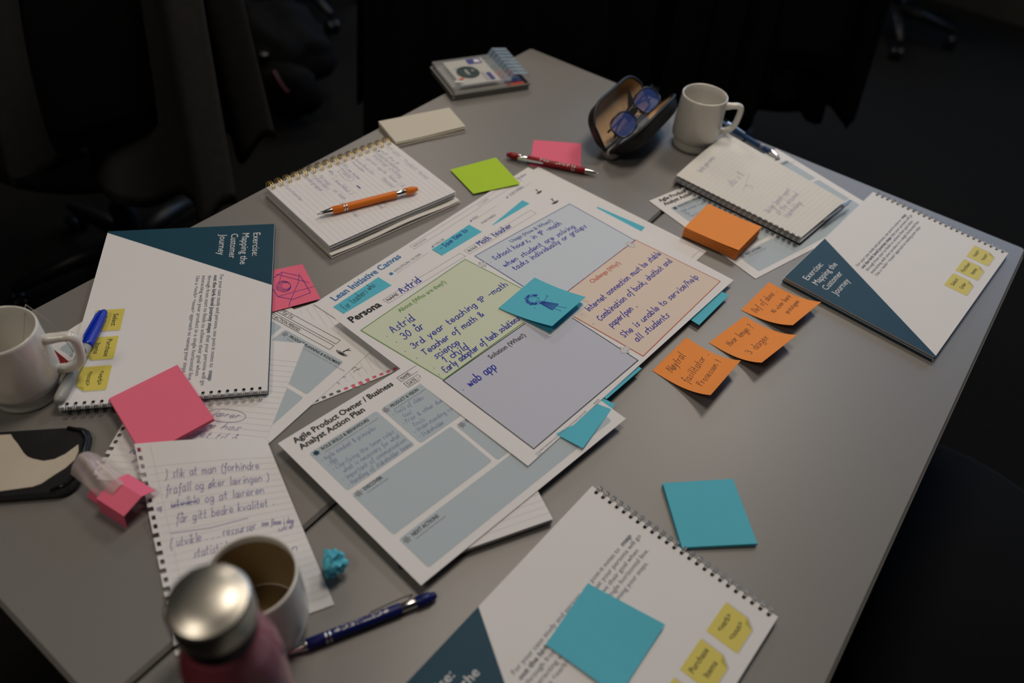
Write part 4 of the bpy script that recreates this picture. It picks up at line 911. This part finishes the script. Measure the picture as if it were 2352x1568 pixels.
cols = [(.65, .10, .04), (.08, .08, .35), (.10, .25, .50), (.40, .05, .15), (.55, .04, .06), (.60, .10, .05), (.10, .35, .30), (.05, .25, .18), (.15, .30, .50), (.20, .22, .25)]
for k in range(10):
    y = .0078+.0100*k
    f = thing('fineliner', tuple(MC @ Vector((.07, y, .0029))), 'grey fineliner with a %s cap inside the clear case' % ('orange', 'navy', 'blue', 'wine', 'red', 'vermilion', 'sea green', 'dark green', 'steel blue', 'slate')[k], 'pen', 'fineliners in the clear case')
    MM = MC @ Matrix.Translation(Vector((.006, y, .0078))) @ Matrix.Rotation(radians(90), 4, 'Y')
    obj('barrel', *onto(lathe([(.0035, .0), (.0043, .002), (.0043, .096), (.0040, .098)], 10), MM), mat('light_grey_barrel', (.42, .41, .38), .4), f, True)
    obj('cap', *onto(lathe([(.0040, .0975), (.0046, .0985), (.0046, .128), (.0036, .133)], 10), MM), mat('fineliner_cap_%d' % k, cols[k], .35), f, True)
# flipped-up ribbed end of the cover
for k in range(8):
    y = .006+.0125*k
    P = [(.108, y, .0165), (.108, y+.0105, .0165), (.118, y+.0115, .0290), (.118, y+.001, .0290), (.146, y+.0015, .0255), (.146, y+.0115, .0255), (.150, y+.0015, .0190), (.150, y+.0115, .0190)]
    V = [Vector(p) for p in P]; V += [v - Vector((0, 0, .0011)) for v in V]
    F = [(0, 1, 2, 3), (3, 2, 5, 4), (4, 5, 7, 6), (8, 11, 10, 9), (11, 12, 13, 10), (12, 14, 15, 13), (0, 3, 11, 8), (3, 4, 12, 11), (4, 6, 14, 12), (1, 9, 10, 2), (2, 10, 13, 5), (5, 13, 15, 7), (0, 8, 9, 1), (6, 7, 15, 14)]
    Rr = Matrix.Translation(Vector((0, 0, .0005*k)))
    obj('cover_rib', *onto((V, F), MC @ Rr), CLEARB, pc)

# ================================================================== napkin
o = thing('paper_napkin', (-.18, 1.137, T+.0004), 'folded white paper napkin at the far left table edge', 'napkin')
NP = mat('napkin_paper', (.66, .62, .52), .9, spec=.1, bump=.3, bscale=350)
for k in range(4):
    z = .0015+.0020*k; C = [(-.2520, 1.1300), (-.1465, 1.1990), (-.1130, 1.1480), (-.2140, 1.0770)]
    dx = (.0020, .0035, .0008, 0)[k]; dy = -(.0035, .0015, .002, 0)[k]
    Sheet('fold', [(x+dx*.4, y+dy, z+(.0025*k/3 if i in (0, 1) else 0)) for i, (x, y) in enumerate(C)], .126, .062, NP, .0011, parent=o, bend=lambda a, b, k=k: (0, 0, .0006*sin(a*5+k)*b), n=(6, 3)).done()

# ================================================================== paper ball
def lump(c, r, seed, amp=.35, sub=3, sq=(1, 1, 1)):
    import bmesh
    bm = bmesh.new(); bmesh.ops.create_icosphere(bm, subdivisions=sub, radius=1.0)
    V = []
    for v in bm.verts:
        n1 = noise.noise(v.co*2.1+Vector((seed, 0, 0))); n2 = abs(noise.noise(v.co*4.0+Vector((0, seed, 0))))
        f = 1 + amp*n1 - amp*1.2*n2; V.append(Vector((c[0]+v.co.x*r*f*sq[0], c[1]+v.co.y*r*f*sq[1], c[2]+v.co.z*r*f*sq[2])))
    F = [tuple(v.index for v in f.verts) for f in bm.faces]; bm.free(); return V, F
V, F = lump((-.1385, .3520, 0), .0125, 3.3, .55); zm = min(v.z for v in V); V = [v+Vector((0, 0, T-zm+.0002)) for v in V]
tag(obj('crumpled_note', V, F, TEAL), 'crumpled blue note rolled into a ball on the table by the curled page', 'paper ball')

# ================================================================== pink folded note with clear film, and the dark case
o = thing('folded_note', (-.362, .400, T+.0003), 'pink note folded into a tunnel beside the curled page', 'sticky note')
e = Vector((cos(radians(-25)), sin(radians(-25)), 0)); g = Vector((cos(radians(65)), sin(radians(65)), 0)); q = Vector((-.3665, .3920, T+.0004))
def fold(P2, u0, u1, name):
    V = []; F = []
    for u in (u0, u1): V += [q + e*u + g*x + Vector((0, 0, z)) for x, z in P2]
    n = len(P2); F = [(k, k+1, n+k+1, n+k) for k in range(n-1)]; V2 = [v - Vector((0, 0, .0003)) for v in V]
    obj(name, V+V2, F+[tuple(2*n+i for i in reversed(f)) for f in F]+[(0, n, 3*n, 2*n), (n-1, 3*n-1, 4*n-1, 2*n-1)], PINK, o)
fold([(-.006, .0008), (-.004, .0195), (.018, .0240), (.032, .0160)], .000, .036, 'folded_front')
fold([(-.002, .0006), (.004, .0090), (.010, .0010)], -.022, .000, 'folded_flap')
FILM = mat('clear_film', (.78, .66, .64), .10, spec=.7, alpha=.36)
def film(a, b):
    return q + e*(-.046+.058*a) + g*(.004+.030*b-.006*a) + Vector((0, 0, .0140+.0140*sin(pi*b)*(1-.2*a)+.0016*sin(a*9+b*6)*sin(b*8)+.0010*sin(b*17+a*3)))
o2 = obj('plastic_wrapper', *slab(film, 22, 16, .0002), FILM, smooth=True); tag(o2, 'crinkled clear plastic wrapper stuffed into the pink folded note', 'wrapper')
ka = radians(13); MK = Matrix.Translation(Vector((-.4920, .4235, T+.0003))) @ Matrix.Rotation(ka, 4, 'Z')
o = thing('flat_case', (-.492, .4235, T+.0003), 'black rounded flat case with a cream curved inlay at the left edge', 'case')
obj('shell', *onto(bevbox(-.085, .088, -.046, .037, 0, .0090, .018, 6), MK), LEATHER, o)
obj('raised_rim', *onto(tube([(.066, -.042, .0095), (.079, -.036, .0098), (.0845, -.024, .0098), (.0850, 0, .0098), (.0845, .018, .0098), (.078, .029, .0098), (.064, .034, .0095)], .0022, 8), MK), BLKG, o, True)
CRM = mat('cream_inlay', (.55, .48, .38), .5, spec=.3, var=.06, vscale=60)
P = [(-.083, .0320), (.0116, .0307), (.0150, .0255), (.0209, .0184), (.0300, .0057), (.0345, .0010), (.0399, -.0020), (.0506, -.0057), (.0602, -.0044), (.0688, .0011), (.0784, .0121), (.0805, .0030), (.0790, -.0070), (.0730, -.0160), (.0646, -.0235), (.0553, -.0327), (.0483, -.0355), (.0198, -.0380), (-.083, -.0400)]
n = len(P); mid = [(p[0], -.035) for p in P]
V = [Vector((x, y, .0093)) for x, y in P]; F = [tuple(range(n))]
me_in = obj('inlay', *onto((V+[v-Vector((0, 0, .0004)) for v in V], [tuple(reversed(range(n))), tuple(range(n, 2*n))]+[(k, (k+1) % n, n+(k+1) % n, n+k) for k in range(n)]), MK), CRM, o)

# ================================================================== chairs, coats and a bag around the tables
SEATM = mat('black_upholstery', (.0045, .0045, .0050), .9, spec=.15, bump=.4, bscale=500)
COATG = mat('charcoal_wool', (.045, .044, .042), .95, spec=.1, bump=.5, bscale=350, var=.2, vscale=60)
COATB = mat('black_wool', (.0035, .0035, .0038), .95, spec=.1, bump=.4, bscale=350)
def office_chair(x, y, face, label, r=.245, zs=.45, back=True, n=5, rot0=0):
    o = thing('office_chair', (x, y, 0), label, 'chair', 'black office chairs'); f = radians(face)
    obj('seat', *xf(lathe([(.04, zs-.05), (r*.9, zs-.048), (r, zs-.03), (r, zs-.008), (r*.93, zs), (.02, zs+.004)], 36), (x, y, 0)), SEATM, o, True)
    obj('gas_column', *xf(lathe([(.03, .09), (.03, .22), (.018, .23), (.018, zs-.045)], 16), (x, y, 0)), BLK, o, True)
    for k in range(n):
        a = f + radians(rot0) + 2*pi*k/n; d = Vector((cos(a), sin(a), 0)); c = Vector((x, y, 0))
        lg = obj('base_leg', *tube([c+d*.02+Vector((0, 0, .115)), c+d*.14+Vector((0, 0, .105)), c+d*.29+Vector((0, 0, .075))], [.026, .022, .014], 8), BLK, o, True)
        w = c + d*.29; ps = Vector((-d.y, d.x, 0))
        for sg in (-1, 1):
            V, F = lathe([(.004, -.008), (.024, -.008), (.026, -.005), (.026, .005), (.024, .008), (.004, .008)], 16)
            M = Matrix.Translation(w + ps*sg*.014 + Vector((0, 0, .0262))) @ Matrix(((d.x, 0, ps.x, 0), (d.y, 0, ps.y, 0), (0, 1, 0, 0), (0, 0, 0, 1)))
            obj('caster', *onto((V, F), M), BLKG, lg, True)
    if back:
        d = Vector((cos(f), sin(f), 0)); sd = Vector((-d.y, d.x, 0)); c = Vector((x, y, 0)) - d*(r+.02)
        def bk(a, b): return c + sd*((a-.5)*.42*(1-.25*b*b)) - d*(.03*b+.03*(1-(2*a-1)**2)) + Vector((0, 0, zs+.14+.38*b))
        obj('backrest', *slab(bk, 10, 8, .035), SEATM, o, True)
        obj('back_bracket', *tube([c+d*.14+Vector((0, 0, zs-.045)), c-d*.02+Vector((0, 0, zs-.03)), c-d*.045+Vector((0, 0, zs+.10)), c-d*.05+Vector((0, 0, zs+.22))], .018, 8), BLK, o, True)
    return o
def coat(p0, p1, ztop, zb, m, label, folds=5, amp=.035, ragged=.03, depth=.10, seed=0, name='coat', fine=.4):
    """a coat hung over a chair back: front drape, top bend and rear drape, with folds"""
    A, B = Vector((*p0, 0)), Vector((*p1, 0)); d = (B-A).normalized(); nn = Vector((d.y, -d.x, 0))
    def fn(a, b):
        hem = zb + ragged*noise.noise(Vector((a*7+seed, 1.3, 0))); w = sin(a*folds*2*pi+seed)*amp*(.35+.65*min(1, abs(b-.5)*2)) + fine*amp*sin(a*folds*4.7*pi+seed*2+b*2)
        if b < .44: t = b/.44; z = hem + (ztop-hem)*t; off = depth/2+.05*(1-t)
        elif b > .56: t = (1-b)/.44; z = hem+.05 + (ztop-hem-.05)*t; off = -depth/2-.03*(1-t)
        else: t = (b-.44)/.12; z = ztop + .035*sin(pi*t); off = depth/2*cos(pi*t)
        k = 1+.10*(1-(z-hem)/(ztop-hem))
        return A.lerp(B, .5+(a-.5)*k) + nn*(off+w) + Vector((0, 0, z))
    return tag(obj(name, *slab(fn, 60, 40, .006), m, smooth=True), label, 'coat')
office_chair(-.98, 1.52, 147.4, 'black office chair on the left under the charcoal coat')
coat((-1.00, 1.42), (-.56, 1.335), .94, .46, COATG, 'charcoal wool coat hanging in folds over the left chair', 2.3, .045, .10, seed=1.1, fine=.10)
office_chair(.03, 2.02, 70, 'black office chair behind the far corner of the left table')
office_chair(.62, 2.22, 68, 'black office chair behind the back mug')
coat((-.385, 1.66), (.215, 1.853), .94, .40, COATB, 'long black coat hanging over the chair behind the pen case', 5, .020, .03, seed=3.1)
coat((.285, 1.875), (.795, 2.06), .95, .46, COATB, 'black coat with ragged hem hanging over the chair behind the mug', 6, .020, .10, seed=4.4)
office_chair(1.53, 3.69, 95, 'black office chair with casters showing in the far right background', rot0=170, back=True)
office_chair(-1.06, 3.26, 140, 'black office chair far behind the black backpack', rot0=-40)
office_chair(.63, .615, 147.4, 'black office chair with round seat at the lower right')
office_chair(-.80, .02, 20, 'black office chair at the lower left corner')
# backpack on the floor
BAGM = mat('black_nylon', (.0022, .0022, .0023), .8, spec=.12, bump=.3, bscale=300)
bp = thing('backpack', (-.93, 2.52, 0), 'black backpack with a red zip pull on the floor behind the coat', 'backpack')
V, F = lump((-.93, 2.52, .17), .20, 7.7, .18, 4, (1.15, .95, .82)); V = [Vector((v.x, v.y, max(v.z, .002))) for v in V]; obj('body', V, F, BAGM, bp, True)
V, F = lump((-.82, 2.34, .12), .10, 2.2, .15, 3, (1.2, .6, .95)); V = [Vector((v.x, v.y, max(v.z, .002))) for v in V]; obj('front_pocket', V, F, BAGM, bp, True)
for k in (0, 1):
    obj('strap', *tube(spline([(-1.05+.12*k, 2.60, .30), (-1.12+.10*k, 2.72, .36), (-1.16+.08*k, 2.86, .22), (-1.10+.10*k, 2.90, .03)], 5), .010, 8, rx=.026), BAGM, bp, True)
obj('zip_pull', *tube(spline([(-.840, 2.300, .205), (-.815, 2.285, .170), (-.795, 2.280, .145)], 4), .007, 6), mat('red_zip_pull', (.05, .002, .006), .5), bp, True)
obj('badge', *xf(lathe([(.012, 0), (.014, .003), (.010, .006), (.0001, .006)], 14), (-.870, 2.320, .245)), mat('dull_silver_badge', (.10, .10, .09), .4, metal=.6), bp, True)
